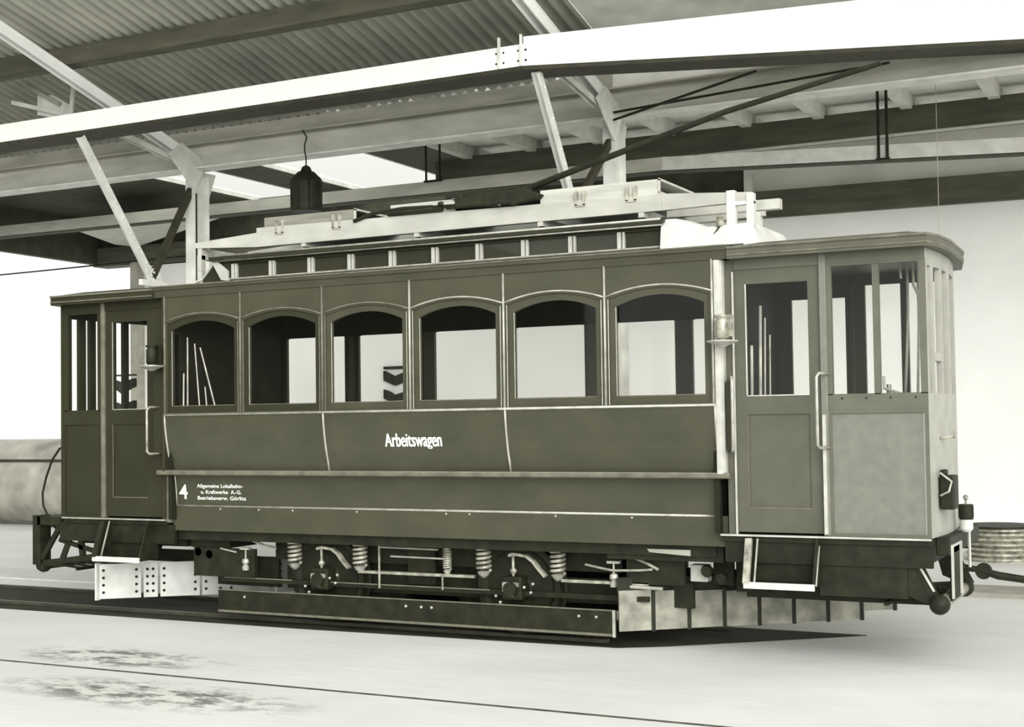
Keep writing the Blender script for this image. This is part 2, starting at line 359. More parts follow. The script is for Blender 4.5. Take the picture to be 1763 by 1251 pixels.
truss(2.83, 'pale steel column and braced roof truss behind the right part of the tram', '', True, (2.95, 3.95), (2.14, 5.17), 5.2, 0)
# hanger of the left truss above the beam
b = new(); bar(b, (-3.6, 2.5, 5.98), (-3.65, 2.5, 5.50), .045, .03, (0, 1, 0)); obj('web_bracing', b, STEEL_L, tl)
b = new(); prism(b, [(-3.66, 5.50), (-3.66, 5.68), (-3.95, 5.84), (-4.2, 5.86), (-4.2, 5.62)], 2.5, 2.512, 'y'); obj('web_plate', b, STEEL_L, tl)
b = new(); bar(b, (-3.66, 2.48, 5.55), (-4.6, 2.48, 5.82), .04, .05, (0, 0, 1)); obj('web_bracing', b, STEEL_L, tl)
b = new(); bar(b, (-3.8, 2.47, 5.70), (-4.7, 2.47, 6.18), .03, .05, (0, 0, 1)); obj('web_bracing', b, STEEL_G, tl)
# tie rods from the right-hand truss
for p, q, lb in (((2.95, 3.7, 5.06), (5.9, 3.5, 5.16), 'upper thin dark tie rod from the right-hand column'), ((2.95, 3.7, 4.98), (4.7, 3.12, 5.15), 'lower thin dark tie rod from the right-hand column')):
    tag(obj('tie_rod', tube(new(), [p, q], .014, 6), IRON), lb, 'tie rod', 'tie rods at the right-hand column')

# --- hanging lantern
t = thing('hanging_lantern', 'dark bell-topped lantern hanging from the steel beam above the tram roof', 'lantern', (-1.27, 3.95, 4.4))
obj('lamp_housing', lathe(new(), [(.175, 4.34), (.185, 4.36), (.18, 4.40), (.18, 4.69), (.195, 4.71), (.18, 4.74), (.10, 4.82), (.07, 4.83), (.05, 4.88), (.02, 4.90)], (-1.11, 3.78, 0), 'z', 24), IRON, t)
obj('hook', tube(new(), [(-1.11, 3.78, 4.89), (-1.11, 3.78, 5.0), (-1.14, 3.80, 5.06), (-1.16, 3.82, 5.16), (-1.14, 3.84, 5.26), (-1.22, 3.86, 5.36)], .009, 6), IRON, t)
b = new()
for a in range(8):
    th = a*math.pi/4; bx(b, -1.11 + .18*math.cos(th) - .01, -1.11 + .18*math.cos(th) + .01, 3.78 + .18*math.sin(th) - .01, 3.78 + .18*math.sin(th) + .01, 4.36, 4.72)
obj('guard_bars', b, IRON, t)

# --- track in the floor
bm = new(); prism(bm, [(-40, 0.05), (1.5, 0.13), (4.35, 0.24), (4.7, .45), (6.0, 1.55), (-40, 1.78)], 0.0, 0.006, 'z')  # dark strip along the track, cut back diagonally at the right
tag(obj('track_bed', bm, BEDM), 'dark track bed under the tram', 'track bed')
for y, xe, lb in ((0.42, 4.2, 'near running rail under the tram'), (1.40, 4.9, 'far running rail under the tram')):
    tag(obj('track_rail', bx(new(), -40, xe, y - .03, y + .03, 0.006, 0.034), RAILM), lb, 'rail', 'rails under the tram')
tag(obj('track_rail', bx(new(), -40, 30, -2.06, -2.03, 0.0, 0.004), GROOVE), 'thin dark sunken rail crossing the pale floor in the foreground', 'rail')
bm = new(); bx(bm, 5.4, 30, 4.25, 4.9, 0.0, 0.05)
tag(obj('platform_kerb', bm, KERBM), 'low grey kerb on the floor at the right edge', 'kerb')
bm = new(); bx(bm, -40, -2.6, 2.1, 2.9, 0.0, 0.012)
tag(obj('floor_strip', bm, WPAINT), 'white painted strip on the floor beyond the track at the left', 'floor marking')

# --- tank at the left
t = thing('storage_tank', 'large grey horizontal tank lying at the left behind the tram', 'tank', (-11.4, 8.5, 0))
obj('shell', lathe(new(), [(.0, -13.6), (.45, -13.55), (.74, -13.4), (.77, -13.3), (.77, -9.4), (.74, -9.3), (.45, -9.15), (0.01, -9.1)], (0, 8.9, .80), 'x', 40), TANKM, t, smooth=True)
for x in (-12.4,): obj('hoop', lathe(new(), [(.775, x), (.79, x + .01), (.79, x + .05), (.775, x + .06)], (0, 8.9, .80), 'x', 40), STEEL_D, t)
obj('seam_rail', bx(new(), -13.3, -9.4, 8.20, 8.26, 1.17, 1.215), STEEL_D, t)
for x in (-12.8, -9.9): obj('cradle', bx(new(), x - .12, x + .12, 8.35, 9.45, 0, .2), IRON, t)

# --- ribbed drum at the right
t = thing('cable_drum', 'dark ribbed drum standing on the floor behind the right end of the tram', 'drum', (6.15, 7.9, 0))
prof = [(.38, 0)]
for k in range(6):
    z = .01 + k*.06; prof += [(.38, z), (.40, z + .012), (.40, z + .035), (.36, z + .045)]
prof += [(.4, .375), (.4, .40), (.1, .40)]
obj('coil', lathe(new(), prof, (6.2, 7.9, 0), 'z', 32), IRON_L, t)
obj('lid', lathe(new(), [(.42, .40), (.42, .43), (.05, .435)], (6.2, 7.9, 0), 'z', 32), IRON, t)

# --- iron V-brackets on the rear wall, seen through the fourth window
t = thing('wall_bracket', 'black iron bracket with chevron bars on the rear wall, seen through the third tram window', 'bracket', (-3.4, 9.45, 2.4))
obj('top_bar', bx(new(), -3.66, -3.10, 9.44, 9.5, 2.665, 2.71), IRON, t)
b = new(); prism(b, [(-3.65, 2.64), (-3.46, 2.55), (-3.42, 2.55), (-3.24, 2.61), (-3.05, 2.68), (-3.05, 2.52), (-3.24, 2.46), (-3.43, 2.39), (-3.65, 2.48)], 9.42, 9.5, 'y'); obj('chevron', b, IRON, t)
b = new(); prism(b, [(-3.65, 2.33), (-3.54, 2.29), (-3.45, 2.23), (-3.24, 2.29), (-3.05, 2.34), (-3.05, 2.15), (-3.56, 2.14), (-3.65, 2.18)], 9.42, 9.5, 'y'); obj('chevron', b, IRON, t)
# --- stand with curved arms seen through the left platform door
t = thing('switch_stand', 'dark iron stand with drooping curved arms seen through the left platform door window', 'stand', (-3.3, 3.0, 0))
obj('post', tube(new(), [(-3.3, 3.0, 0), (-3.3, 3.0, 2.42)], .022, 8), IRON, t)
for z, w in ((2.40, 0), (2.27, 1), (2.0, 1)):
    if not w:
        obj('top_bar', bx(new(), -3.5, -3.1, 2.98, 3.02, z, z + .02), IRON, t); continue
    for s in (-1, 1):
        b = new(); prism(b, [(-3.3, z - .09), (-3.3 + s*.08, z - .04), (-3.3 + s*.19, z), (-3.3 + s*.19, z + .10), (-3.3 + s*.08, z + .07), (-3.3, z + .02)], 2.97, 3.03, 'y')
        obj('arm', b, IRON, t)

# ================================================================== THE TRAM
T = thing('tram_car', 'dark four-wheeled works tram with six arched windows and roof gear, standing on the track', 'tram', (2.7, 0.9, 0))
W = 1.80       # body width
BAY = 0.88; LB = 6*BAY
def both(f):
    for side in (0, 1):
        f(side)
def Y(side, y): return y if side == 0 else W - y

# --- side wall above the belt, pierced by six arched openings
ZB, ZT = 1.885, 2.975
def arch(x0, x1, zs, zc, n=10):
    pts = []
    for i in range(n + 1):
        t = i/n; x = x0 + (x1 - x0)*t; pts.append((x, zs + (zc - zs)*(1 - (2*t - 1)**2)))
    return pts
def side_upper(side):
    bm = new(); y0, y1 = Y(side, 0), Y(side, .045)
    for i in range(6):
        a = i*BAY; o0, o1 = a + .035, a + .845
        prism(bm, [(a, ZB), (o0, ZB), (o0, ZT), (a, ZT)], y0, y1, 'y'); prism(bm, [(o1, ZB), (a + BAY, ZB), (a + BAY, ZT), (o1, ZT)], y0, y1, 'y')
        prism(bm, [(o0, ZB), (o1, ZB), (o1, 1.905), (o0, 1.905)], y0, y1, 'y')
        ar = arch(o0, o1, 2.715, 2.785)
        for p, q in zip(ar, ar[1:]): prism(bm, [p, q, (q[0], ZT), (p[0], ZT)], y0, y1, 'y')
    obj('window_band', bm, PAINT, T)
both(side_upper)
# tumblehome waist, lower panel, skirt
def sheet_x(prof, x0, x1, th=.02):
    bm = new(); 
    pts = prof + [(y + th, z) for y, z in prof[::-1]]
    A = [bm.verts.new((x0, y, z)) for y, z in pts]; B = [bm.verts.new((x1, y, z)) for y, z in pts]; n = len(pts); h = n//2
    for i in range(n): bm.faces.new((A[i], A[(i+1) % n], B[(i+1) % n], B[i]))
    for i in range(h - 1):
        bm.faces.new((A[i], A[i+1], A[n-2-i], A[n-1-i])); bm.faces.new((B[i], B[i+1], B[n-2-i], B[n-1-i]))
    return bm
WAIST = [(0, 1.885), (.006, 1.80), (.022, 1.68), (.045, 1.56), (.075, 1.45), (.092, 1.37)]
LOWER = [(.092, 1.37), (.105, 1.28), (.118, 1.18), (.126, 1.055)]
SKIRT = [(.118, 1.055), (.118, .828)]
def yat(z):
    P = WAIST + LOWER[1:] + [(.126, .8)]
    for (ya, za), (yb, zb) in zip(P, P[1:]):
        if zb <= z <= za: return yb + (ya - yb)*(z - zb)/(za - zb)
    return 0
def lower(side):
    def m(p): return p if side == 0 else [(W - y, z) for y, z in p]
    th = .02 if side == 0 else -.02
    obj('waist_panel', sheet_x(m(WAIST), 0, LB, th), PAINT, T, smooth=False)
    obj('lower_panel', sheet_x(m(LOWER), 0.0, LB, th), PAINT, T)
    obj('skirt_board', sheet_x(m(SKIRT), 0.0, LB + .04, th), PAINT, T, label='plain olive skirt board below the lowest bead')
both(lower)
# beads
def xbar(bm, x0, x1, y, z, w, h): bx(bm, x0, x1, y - w, y + w*.3, z - h/2, z + h/2)
obj('belt_bead', (lambda b: (tube(b, [(-.0, -.004, 1.885), (LB, -.004, 1.885)], .011, 8), b)[1])(new()), BEAD, T, smooth=True)
b = new(); prism(b, [(.06, 1.375), (.02, 1.385), (.0, 1.375), (.0, 1.345), (.02, 1.335), (.06, 1.34)], -.10, LB + .09, 'x')
obj('bumper_rail', b, BEAD_D, T, bevel=.006)
b = new(); tube(b, [(-.10, .012, 1.374), (LB + .09, .012, 1.374)], .008, 6); obj('rail_edge', b, BEAD, T, smooth=True)
b = new(); tube(b, [(.0, .12, 1.055), (LB, .12, 1.055)], .010, 8)
obj('lower_bead', b, BEAD, T, smooth=True)
for i in range(7):  # left beads take the duller metal, painting in the dimmer light
    x = i*BAY + (0.012 if i == 0 else 0) - (0.012 if i == 6 else 0)
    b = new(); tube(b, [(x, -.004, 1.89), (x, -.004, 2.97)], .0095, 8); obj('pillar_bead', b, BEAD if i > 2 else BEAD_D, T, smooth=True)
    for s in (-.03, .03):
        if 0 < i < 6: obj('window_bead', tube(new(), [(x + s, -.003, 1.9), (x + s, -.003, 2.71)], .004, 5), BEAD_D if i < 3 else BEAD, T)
for x in (.005, 2*BAY, 4*BAY, LB - .005):
    obj('waist_bead', tube(new(), [(x, y - .003, z) for y, z in WAIST], .0095, 7), BEAD, T, smooth=True)
for x in (.035, LB - .02):
    obj('panel_bead', tube(new(), [(x, y - .002, z) for y, z in LOWER], .0095, 7), BEAD, T, smooth=True)
for i in range(6):
    a = i*BAY
    obj('arch_bead', tube(new(), [(x, -.004, z) for x, z in arch(a + .012, a + BAY - .012, 2.735, 2.805, 12)], .008, 6), BEAD if i > 2 else BEAD_D, T, smooth=True)  # arch beads darker at left, same light falloff put into the metal
b = new()
for x in (.55, .98, 1.35, 2.02, 2.9, 3.12, 3.9, 4.55): lathe(b, [(.009, 0), (.009, -.006), (.003, -.009)], (x, .116, 1.03 - .0), 'y', 8)
obj('skirt_screws', b, BEAD, T)

# windows
def window(i, side):
    a = i*BAY; o0, o1, g0, g1 = a + .035, a + .845, a + .085, a + .80
    yo, yi = Y(side, .012), Y(side, .05)
    bm = new(); n = 10
    oa, ia = arch(o0, o1, 2.715, 2.785, n), arch(g0, g1, 2.655, 2.735, n)
    for k in range(n): prism(bm, [ia[k], ia[k+1], oa[k+1], oa[k]], yo, yi, 'y')
    prism(bm, [(o0, 1.905), (g0, 1.962), (g0, ia[0][1]), oa[0]], yo, yi, 'y')
    prism(bm, [(g1, 1.962), (o1, 1.905), oa[-1], ia[-1]], yo, yi, 'y')
    prism(bm, [(o0, 1.905), (o1, 1.905), (g1, 1.962), (g0, 1.962)], yo, yi, 'y')
    f = obj('side_window', bm, PAINT_D if i < 2 else PAINT, T)  # first two frames darker, the dimmer light at left painted in
    bm = new(); yg = Y(side, .04)
    A = [(g0, 1.962)] + [(g1, 1.962)] + ia[::-1]
    prism(bm, A, yg, yg + (.004 if side == 0 else -.004), 'y'); obj('pane', bm, GLASS, f)
    if side == 0:
        obj('glazing_bead', tube(new(), [(g0 + .004, .010, 1.97), (g0 + .004, .010, 2.65)], .0035, 5), BEAD, f)
        obj('glazing_bead', tube(new(), [(g0, .010, 1.966), (g1, .010, 1.966)], .0035, 5), BEAD_D, f)
for i in range(6):
    for s in (0, 1): window(i, s)
# far blinds: the far windows have a deeper valance board inside
b = new(); bx(b, .05, LB - .05, W - .075, W - .055, 2.66, 2.97); obj('valance', b, INTER, T)

# bulkheads with a door opening each, body floor, inner ceiling
def bulkhead(x, th):
    b = new()
    bx(b, x, x + th, .05, W - .05, .93, 1.95); bx(b, x, x + th, .05, W - .05, 2.63, 2.98); bx(b, x, x + th, .05, .075, 1.95, 2.63); bx(b, x, x + th, .225, W - .05, 1.95, 2.63)
    return b
obj('bulkhead', bulkhead(0.0, .04), INTER, T); 
b = new(); bx(b, LB - .04, LB, .05, W - .05, .93, 3.05); obj('bulkhead', b, INTER, T)
obj('body_floor', bx(new(), 0.0, LB, .12, W - .12, .88, .95), IRON, T)
obj('inner_ceiling', bx(new(), 0.0, LB, .03, W - .03, 2.98, 3.0), INTER, T)
for s in (0, 1):
    y0, y1 = sorted((Y(s, .15), Y(s, .55))); b = new(); bx(b, .95, LB - .1, y0, y1, 1.3, 1.36); obj('bench', b, INTER, T)

# corner pillars
b = new(); prism(b, [(LB + .0, -.005), (LB + .04, .0), (LB + .06, .03), (LB + .06, .09), (LB, .09)], 1.37, 2.965, 'z')
obj('corner_pillar', b, ALU, T, smooth=False, bevel=.008, label='pale worn corner pillar at the right end of the body')
b = new(); prism(b, [(0, -.002), (-.03, .0), (-.05, .03), (-.05, .09), (0, .09)], 1.37, 2.965, 'z'); obj('corner_pillar', b, PAINT_D, T, bevel=.008)
b = new(); bx(b, -.06, .0, .085, .12, .90, 1.34); obj('corner_plate', b, BEAD_D, T)

# --- roof
CX0, CX1 = .42, 4.73
def roof_profile():
    pts = [(-.045, 3.0)]
    return pts
b = new()
# side slopes
for s in (0, 1):
    yy = lambda v: Y(s, v)
    P = [(yy(-.04), 3.055), (yy(.15), 3.09), (yy(.45), 3.13), (yy(.45), 3.10), (yy(-.04), 3.03)]
    prism(b, P, -.12, LB + .14, 'x')
bx(b, -.12, CX0, .45, W - .45, 3.09, 3.13); bx(b, CX1, LB + .14, .45, W - .45, 3.09, 3.13)
obj('lower_roof', b, PAINT_D, T)
def cornice(side):
    b = new(); y = lambda v: Y(side, v)
    prism(b, [(y(-.045), 3.065), (y(-.045), 3.03), (y(-.03), 3.02), (y(-.015), 2.985), (y(-.01), 2.965), (y(.05), 2.965), (y(.05), 3.065)], -.12, LB + .14, 'x')
    obj('cornice', b, PAINT, T)
    obj('gutter_bead', tube(new(), [(-.12, y(-.047), 3.062), (LB + .1, y(-.047), 3.062)], .007, 6), BEAD_D, T)
both(cornice)
# clerestory
def clere(side):
    y0, y1 = Y(side, .45), Y(side, .48)
    b = new(); bx(b, CX0, CX1, min(y0, y1), max(y0, y1), 3.12, 3.16); bx(b, CX0, CX1, min(y0, y1), max(y0, y1), 3.285, 3.33)
    bx(b, CX0, CX1, min(Y(side, .475), Y(side, .485)), max(Y(side, .475), Y(side, .485)), 3.15, 3.30)
    obj('clerestory_side', b, PAINT_D, T)
    obj('sill_bead', tube(new(), [(CX0 - .05, Y(side, .44), 3.148), (CX1 + .02, Y(side, .44), 3.148)], .010, 6), BEAD, T)
    for k in range(10):
        x = CX0 + .02 + k*.4335
        b = new(); 
        for dx in ((-.012, .02), (.034, .05)):
            bx(b, x + dx[0], x + dx[1], min(Y(side, .44), Y(side, .47)), max(Y(side, .44), Y(side, .47)), 3.155, 3.29)
        obj('clerestory_post', b, ALU, T)
        if k < 9: obj('clerestory_pane', bx(new(), x + .06, x + .41, min(Y(side, .462), Y(side, .466)), max(Y(side, .462), Y(side, .466)), 3.16, 3.285), GLASS, T)
both(clere)
b = new(); n = 10; prev = None
for i in range(n + 1):
    t = -1 + 2*i/n; yv = W/2 + t*.53; zc = 3.355 + .07*(1 - t*t)
    cur = [b.verts.new((x, yv, z)) for x, z in ((.22, zc), (CX1 + .02, zc), (CX1 + .02, zc - .03), (.22, zc - .03))]
    if prev:
        for k in range(4): b.faces.new((prev[k], cur[k], cur[(k+1) % 4], prev[(k+1) % 4]))
    else: b.faces.new(cur)
    prev = cur
b.faces.new(prev[::-1]); obj('upper_roof', b, PAINT_D, T)
for s in (0, 1):
    obj('eaves_bead', tube(new(), [(.22, Y(s, .37), 3.36), (CX1, Y(s, .37), 3.36)], .010, 8), BEAD, T, smooth=True)
    obj('eaves_bead', tube(new(), [(.24, Y(s, .395), 3.318), (CX1, Y(s, .395), 3.318)], .009, 8), BEAD, T, smooth=True)
# right bonnet: curved hood dying into the platform roof
b = new(); prev = None
prof = [(4.72, 3.375, .50), (4.80, 3.375, .50), (4.90, 3.355, .49), (5.0, 3.32, .46), (5.1, 3.275, .42), (5.18, 3.23, .38)]
for x, zt, hw in prof:
    sec = [(-hw - .03, 3.06), (-hw, 3.14 + (zt - 3.14)*.55), (-hw + .03, zt - .015), (-hw + .12, zt), (hw - .12, zt), (hw - .03, zt - .015), (hw, 3.14 + (zt - 3.14)*.55), (hw + .03, 3.06)]
    cur = [b.verts.new((x, W/2 + y, z)) for y, z in sec]
    if prev:
        for k in range(len(sec) - 1): b.faces.new((prev[k], prev[k+1], cur[k+1], cur[k]))
    else: b.faces.new(cur)
    prev = cur
b.faces.new(prev[::-1]); obj('roof_bonnet', b, WPAINT, T, label='white curved hood at the right end of the clerestory')
b = new()
hexa(b, [(4.86, .30, 3.10), (5.56, .30, 3.08), (5.56, 1.5, 3.08), (4.86, 1.5, 3.10), (5.0, .46, 3.275), (5.44, .46, 3.29), (5.44, 1.34, 3.29), (5.0, 1.34, 3.275)])
obj('roof_saddle', b, WPAINT, T, label='white flared saddle on the roof under the plank ends')
# left bonnet: dark hipped end
b = new(); v = [b.verts.new(p) for p in ((.42, .42, 3.12), (.42, W-.42, 3.12), (.42, W-.42, 3.33), (.42, .42, 3.33), (.24, .46, 3.34), (.24, W-.46, 3.34), (-.02, .50, 3.10), (-.02, W-.50, 3.10))]
for f in ((0,1,2,3), (3,2,5,4), (4,5,7,6), (6,7,1,0), (0,3,4,6), (1,7,5,2)): b.faces.new([v[i] for i in f])
obj('roof_bonnet', b, PAINT_D, T)
obj('bonnet_edge', tube(new(), [(.42, .425, 3.14), (.36, .43, 3.22), (.25, .45, 3.335), (.05, .48, 3.17), (-.06, .3, 3.075)], .011, 6), ALU, T)
b = new(); prism(b, [(.42, 3.13), (.42, 3.22), (.27, 3.335), (.22, 3.33), (.34, 3.14)], .40, .425, 'y'); obj('bonnet_cheek', b, ALU, T)

# --- roof gear
def runner(y, x1, w=.06):
    pts = [(-.03, 3.47), (-.03, 3.52), (.70, 3.565), (.70, 3.61), (4.70, 3.575), (x1, 3.525), (x1, 3.455), (4.70, 3.44), (.70, 3.43)]
    b = new(); prism(b, [pts[0], pts[1], pts[2], pts[8]], y - w/2, y + w/2, 'y'); prism(b, [pts[8], pts[2], pts[3], pts[4], pts[7]], y - w/2, y + w/2, 'y')
    prism(b, [pts[7], pts[4], pts[5], pts[6]], y - w/2, y + w/2, 'y')
    return b
obj('roof_runner', runner(.50, 5.44), RUNM, T, bevel=.004, label='long pale plank on the near side of the roof')
obj('roof_runner', runner(1.30, 5.30), RUNM, T, label='long pale plank on the far side of the roof')
for x in (.0, 1.2, 2.4, 3.6, 4.5):
    b = new(); bx(b, x + .003, x + .05, .475, 1.325, 3.40 if x > .1 else 3.36, 3.468); 
    if x < .1: bx(b, x, x + .05, .47, .53, 3.08, 3.4); bx(b, x, x + .05, 1.27, 1.33, 3.08, 3.4)
    obj('cross_bearer', b, PLANK, T)
# right end bracket
b = new(); bx(b, 5.24, 5.31, .46, .53, 3.26, 3.55); bx(b, 5.40, 5.46, .46, .53, 3.26, 3.52); bx(b, 5.24, 5.46, .465, .52, 3.43, 3.46)
obj('end_bracket', b, WPAINT, T, bevel=.006)
b = new(); bx(b, 5.20, 5.27, 1.26, 1.33, 3.26, 3.55); obj('end_bracket', b, WPAINT, T)
b = new(); bx(b, 4.6, 5.55, .86, .94, 3.44, 3.52); obj('centre_beam', b, ALU, T, label='short pale beam end sticking out between the two planks')
obj('lamp_bracket', lathe(new(), [(.01, 0), (.03, .01), (.035, .04), (.02, .06), (.03, .075), (.01, .09)], (5.19, .45, 3.27), 'z', 12), IRON_L, T)
obj('stay_wire', tube(new(), [(5.19, .44, 3.27), (5.12, .34, 3.12), (5.07, .28, 3.09)], .007, 5), IRON, T)
# hollow trays
def tray(x0, x1, m, z0=3.59, z1=3.70):
    b = new(); t_ = .014
    bx(b, x0, x1, .50, 1.30, z0 - .01, z0 + t_); bx(b, x0, x1, .50, 1.30, z1 - t_, z1); bx(b, x0, x1, .50, .50 + t_, z0 + t_, z1 - t_); bx(b, x0, x1, 1.30 - t_, 1.30, z0 + t_, z1 - t_)
    o = obj('resistor_tray', b, m, T)
    b = new(); r = .008
    for y0, y1, za, zb in ((.49, .51, z0, z1), (1.29, 1.31, z0, z1), (.49, 1.31, z1 - .012, z1 + .006), (.49, 1.31, z0 - .012, z0 + .006)): bx(b, x1 - .01, x1 + .004, y0, y1, za, zb)
    obj('tray_rim', b, ALU, o)
    b = new()
    k = int((x1 - x0)/.12)
    for j in range(k): 
        xx = x0 + .08 + j*(x1 - x0 - .1)/k
        for q in range(6): bx(b, xx, xx + .02, .56 + q*.12, .60 + q*.12, z0 + t_, z1 - .03)
    obj('resistor_grids', b, IRON, o)
tray(.77, 1.78, PLANKD); tray(2.15, 2.80, PLANK); tray(3.62, 4.68, PLANK)
for x in (.92, 1.55, 3.95, 4.40):
    b = new()
    for dx in (0, .07): bx(b, x + dx, x + dx + .02, .462, .50, 3.54, 3.66)
    bx(b, x, x + .09, .462, .47, 3.53, 3.55); obj('tray_clip', b, IRON_L, T)
# collector base (dark machine) and its bow
b = new(); prism(b, [(2.84, 3.61), (2.84, 3.735), (2.90, 3.735), (2.92, 3.70), (3.30, 3.72), (3.52, 3.715), (3.66, 3.66), (3.62, 3.62), (3.45, 3.60), (3.40, 3.585), (3.35, 3.60)], .42, .86, 'y')
base = obj('collector_base', b, IRON, T, bevel=.015)
obj('spring_barrel', tube(new(), [(2.7, .55, 3.72), (3.5, .55, 3.72)], [.03, .045], 10), IRON, base)
obj('terminal_knob', lathe(new(), [(.01, 0), (.03, .01), (.03, .03), (.01, .04)], (2.70, .44, 3.64), 'z', 10), IRON, base)
b = new(); tube(b, [(1.79, .46, 3.585), (1.83, .46, 3.595), (2.0, .46, 3.640), (2.3, .46, 3.655), (2.6, .46, 3.645), (2.84, .46, 3.64)], .018, 7); tube(b, [(2.15, .46, 3.62), (2.7, .46, 3.62)], .024, 7)
obj('collector_arm', b, IRON, T)
obj('collector_arm', tube(new(), [(2.62, .44, 3.660), (2.85, .44, 3.655), (3.1, .44, 3.635), (3.28, .44, 3.605)], .010, 7), ALU, T, label='pale curved arm on the roof gear')
obj('collector_arm', tube(new(), [(2.75, .445, 3.615), (3.0, .445, 3.620), (3.28, .445, 3.598)], .010, 7), IRON, T)
obj('collector_pole', tube(new(), [(2.9, .9, 3.70), (3.2, .9, 3.775), (3.81, .9, 3.935), (5.11, .9, 4.27), (6.36, .9, 4.50)], [.035, .03, .028, .025, .02], 8), IRON, T, label='long dark sloping collector pole rising to the right')

# --- platforms
FY = .08
def panel_frame(bm, x0, x1, z0, z1, w, y0, y1):
    bx(bm, x0, x0 + w, y0, y1, z0, z1); bx(bm, x1 - w, x1, y0, y1, z0, z1); bx(bm, x0 + w, x1 - w, y0, y1, z0, z0 + w); bx(bm, x0 + w, x1 - w, y0, y1, z1 - w, z1)
def platform(sgn, xb, d0, d1, dg, post, win, mull, xc, door_m, side_m, panel_m, post_m, frame_m):
    """sgn +1 right end; x edges given in real coordinates; d0,d1 door; dg glass; post (x0,x1); win (x0,x1); mull list"""
    right = sgn > 0
    for side in (0, 1):
        if side and right:
            d0, dg, post, win, mull = 5.38, (5.40, 5.857), (5.88, 5.93), (6.02, 6.62), [(6.31, 6.37)]; d1 = 5.88
            door_m = side_m = panel_m = post_m = frame_m = PAINT_D; xb = LB; xc = 6.70
        def yb(a, b_):
            p, q = Y(side, a), Y(side, b_); return (min(p, q), max(p, q))
        near = side == 0
        # jamb next to the body
        y0, y1 = yb(FY, FY + .05)
        b = new(); bx(b, min(xb, d0), max(xb, d0), y0, y1, .93, 2.96); obj('door_jamb', b, door_m, T)
        # header
        b = new(); bx(b, min(d0, xc) + .004, max(d0, xc) - .004, y0, y1, 2.885, 2.958); obj('platform_header', b, frame_m, T)
        # door
        dy0, dy1 = yb(FY + .012, FY + .045)
        b = new(); lo, hi = min(d0, d1), max(d0, d1); g0, g1 = dg
        bx(b, lo, g0, dy0, dy1, .945, 2.885); bx(b, g1, hi, dy0, dy1, .945, 2.885)
        bx(b, g0, g1, dy0, dy1, 2.775, 2.885); bx(b, g0, g1, dy0, dy1, 1.81, 1.948); bx(b, g0, g1, dy0, dy1, .945, 1.122)
        dr = obj('platform_door', b, door_m, T)
        py0, py1 = yb(FY + .025, FY + .037)
        obj('door_panel', bx(new(), g0, g1, py0, py1, 1.122, 1.81), door_m, dr)
        obj('pane', bx(new(), g0, g1, *yb(FY + .028, FY + .032), 1.948, 2.775), GLASS, dr)
        if near:
            b = new(); bx(b, g0 - .006, g0 + .004, dy0 - .004, dy0, 1.95, 2.775); bx(b, g0, g1, dy0 - .004, dy0, 1.944, 1.952)
            obj('glazing_bead', b, ALU if right else BEAD, dr)
            b = new(); bx(b, g0 - .004, g0 + .003, dy0 - .003, dy0, 1.125, 1.805); bx(b, g0, g1, dy0 - .003, dy0, 1.120, 1.128)
            obj('panel_edge', b, BEAD_D if right else BEAD_D, dr)
        # post between door and window
        b = new(); bx(b, post[0], post[1], *yb(FY - .012, FY + .05), .93, 2.96)
        obj('door_post', b, post_m, T, bevel=.006)
        # window band
        wy0, wy1 = yb(FY + .004, FY + .045)
        a0, a1 = min(post[0], xc) if not right else post[1], xc if right else post[0]
        a0, a1 = min(a0, a1), max(a0, a1)
        b = new(); w0, w1 = win
        bx(b, a0, w0, wy0, wy1, 1.94, 2.885); bx(b, w1, a1, wy0, wy1, 1.94, 2.885)
        for m0, m1 in mull: bx(b, m0, m1, wy0, wy1, 1.94, 2.87)
        bx(b, w0, w1, wy0, wy1, 2.868, 2.885); bx(b, a0, a1, wy0, wy1, 1.83, 1.947)
        fr = obj('platform_window', b, frame_m, T)
        obj('pane', bx(new(), w0, w1, *yb(FY + .02, FY + .024), 1.947, 2.868), GLASS, fr)
        if near:
            b = new()
            for q in range(4):
                xx = a0 + .1 + q*(a1 - a0 - .15)/3.2
                lathe(b, [(.007, 0), (.007, -.004), (.002, -.006)], (xx, wy0, 1.915), 'y', 8)
            obj('screws', b, IRON, fr)
        # lower panel
        b = new(); panel_frame(b, a0, a1, .93, 1.83, .022, *yb(FY - .002, FY + .04)); obj('panel_frame', b, frame_m, T)
        b = new(); bx(b, a0 + .022, a1 - .022, *yb(FY + .012, FY + .03), .952, 1.808); obj('side_panel', b, panel_m, T)
    # floor, header roof
    xc = 6.80 if right else xc
    x0, x1 = min(xb, xc), max(xb, xc)
    obj('platform_floor', bx(new(), x0, x1, FY, W - FY, .875, .93), IRON, T)
    obj('floor_edge', bx(new(), x0, x1, FY - .025, FY + .0, .915, .928), ALU if right else BEAD, T)
    return x0, x1
platform(1, LB + .06, 5.405, 6.05, (5.497, 5.962), (6.05, 6.10), (6.135, 6.752), [(6.430, 6.475)], 6.80, PAINT_DR, PAINT_R, PAINT_R2, PAINT_R2, PAINT_R)
platform(-1, -.05, -.10, -.80, (-.705, -.283), (-.84, -.795), (-1.27, -.893), [], -1.33, PAINT_D, PAINT_D, PAINT_D, BEAD_D, PAINT_D)  # left end in darker paint, weaker light put into its colour
obj('jamb_edge', bx(new(), 5.398, 5.41, .066, .08, .93, 2.87), ALU, T)

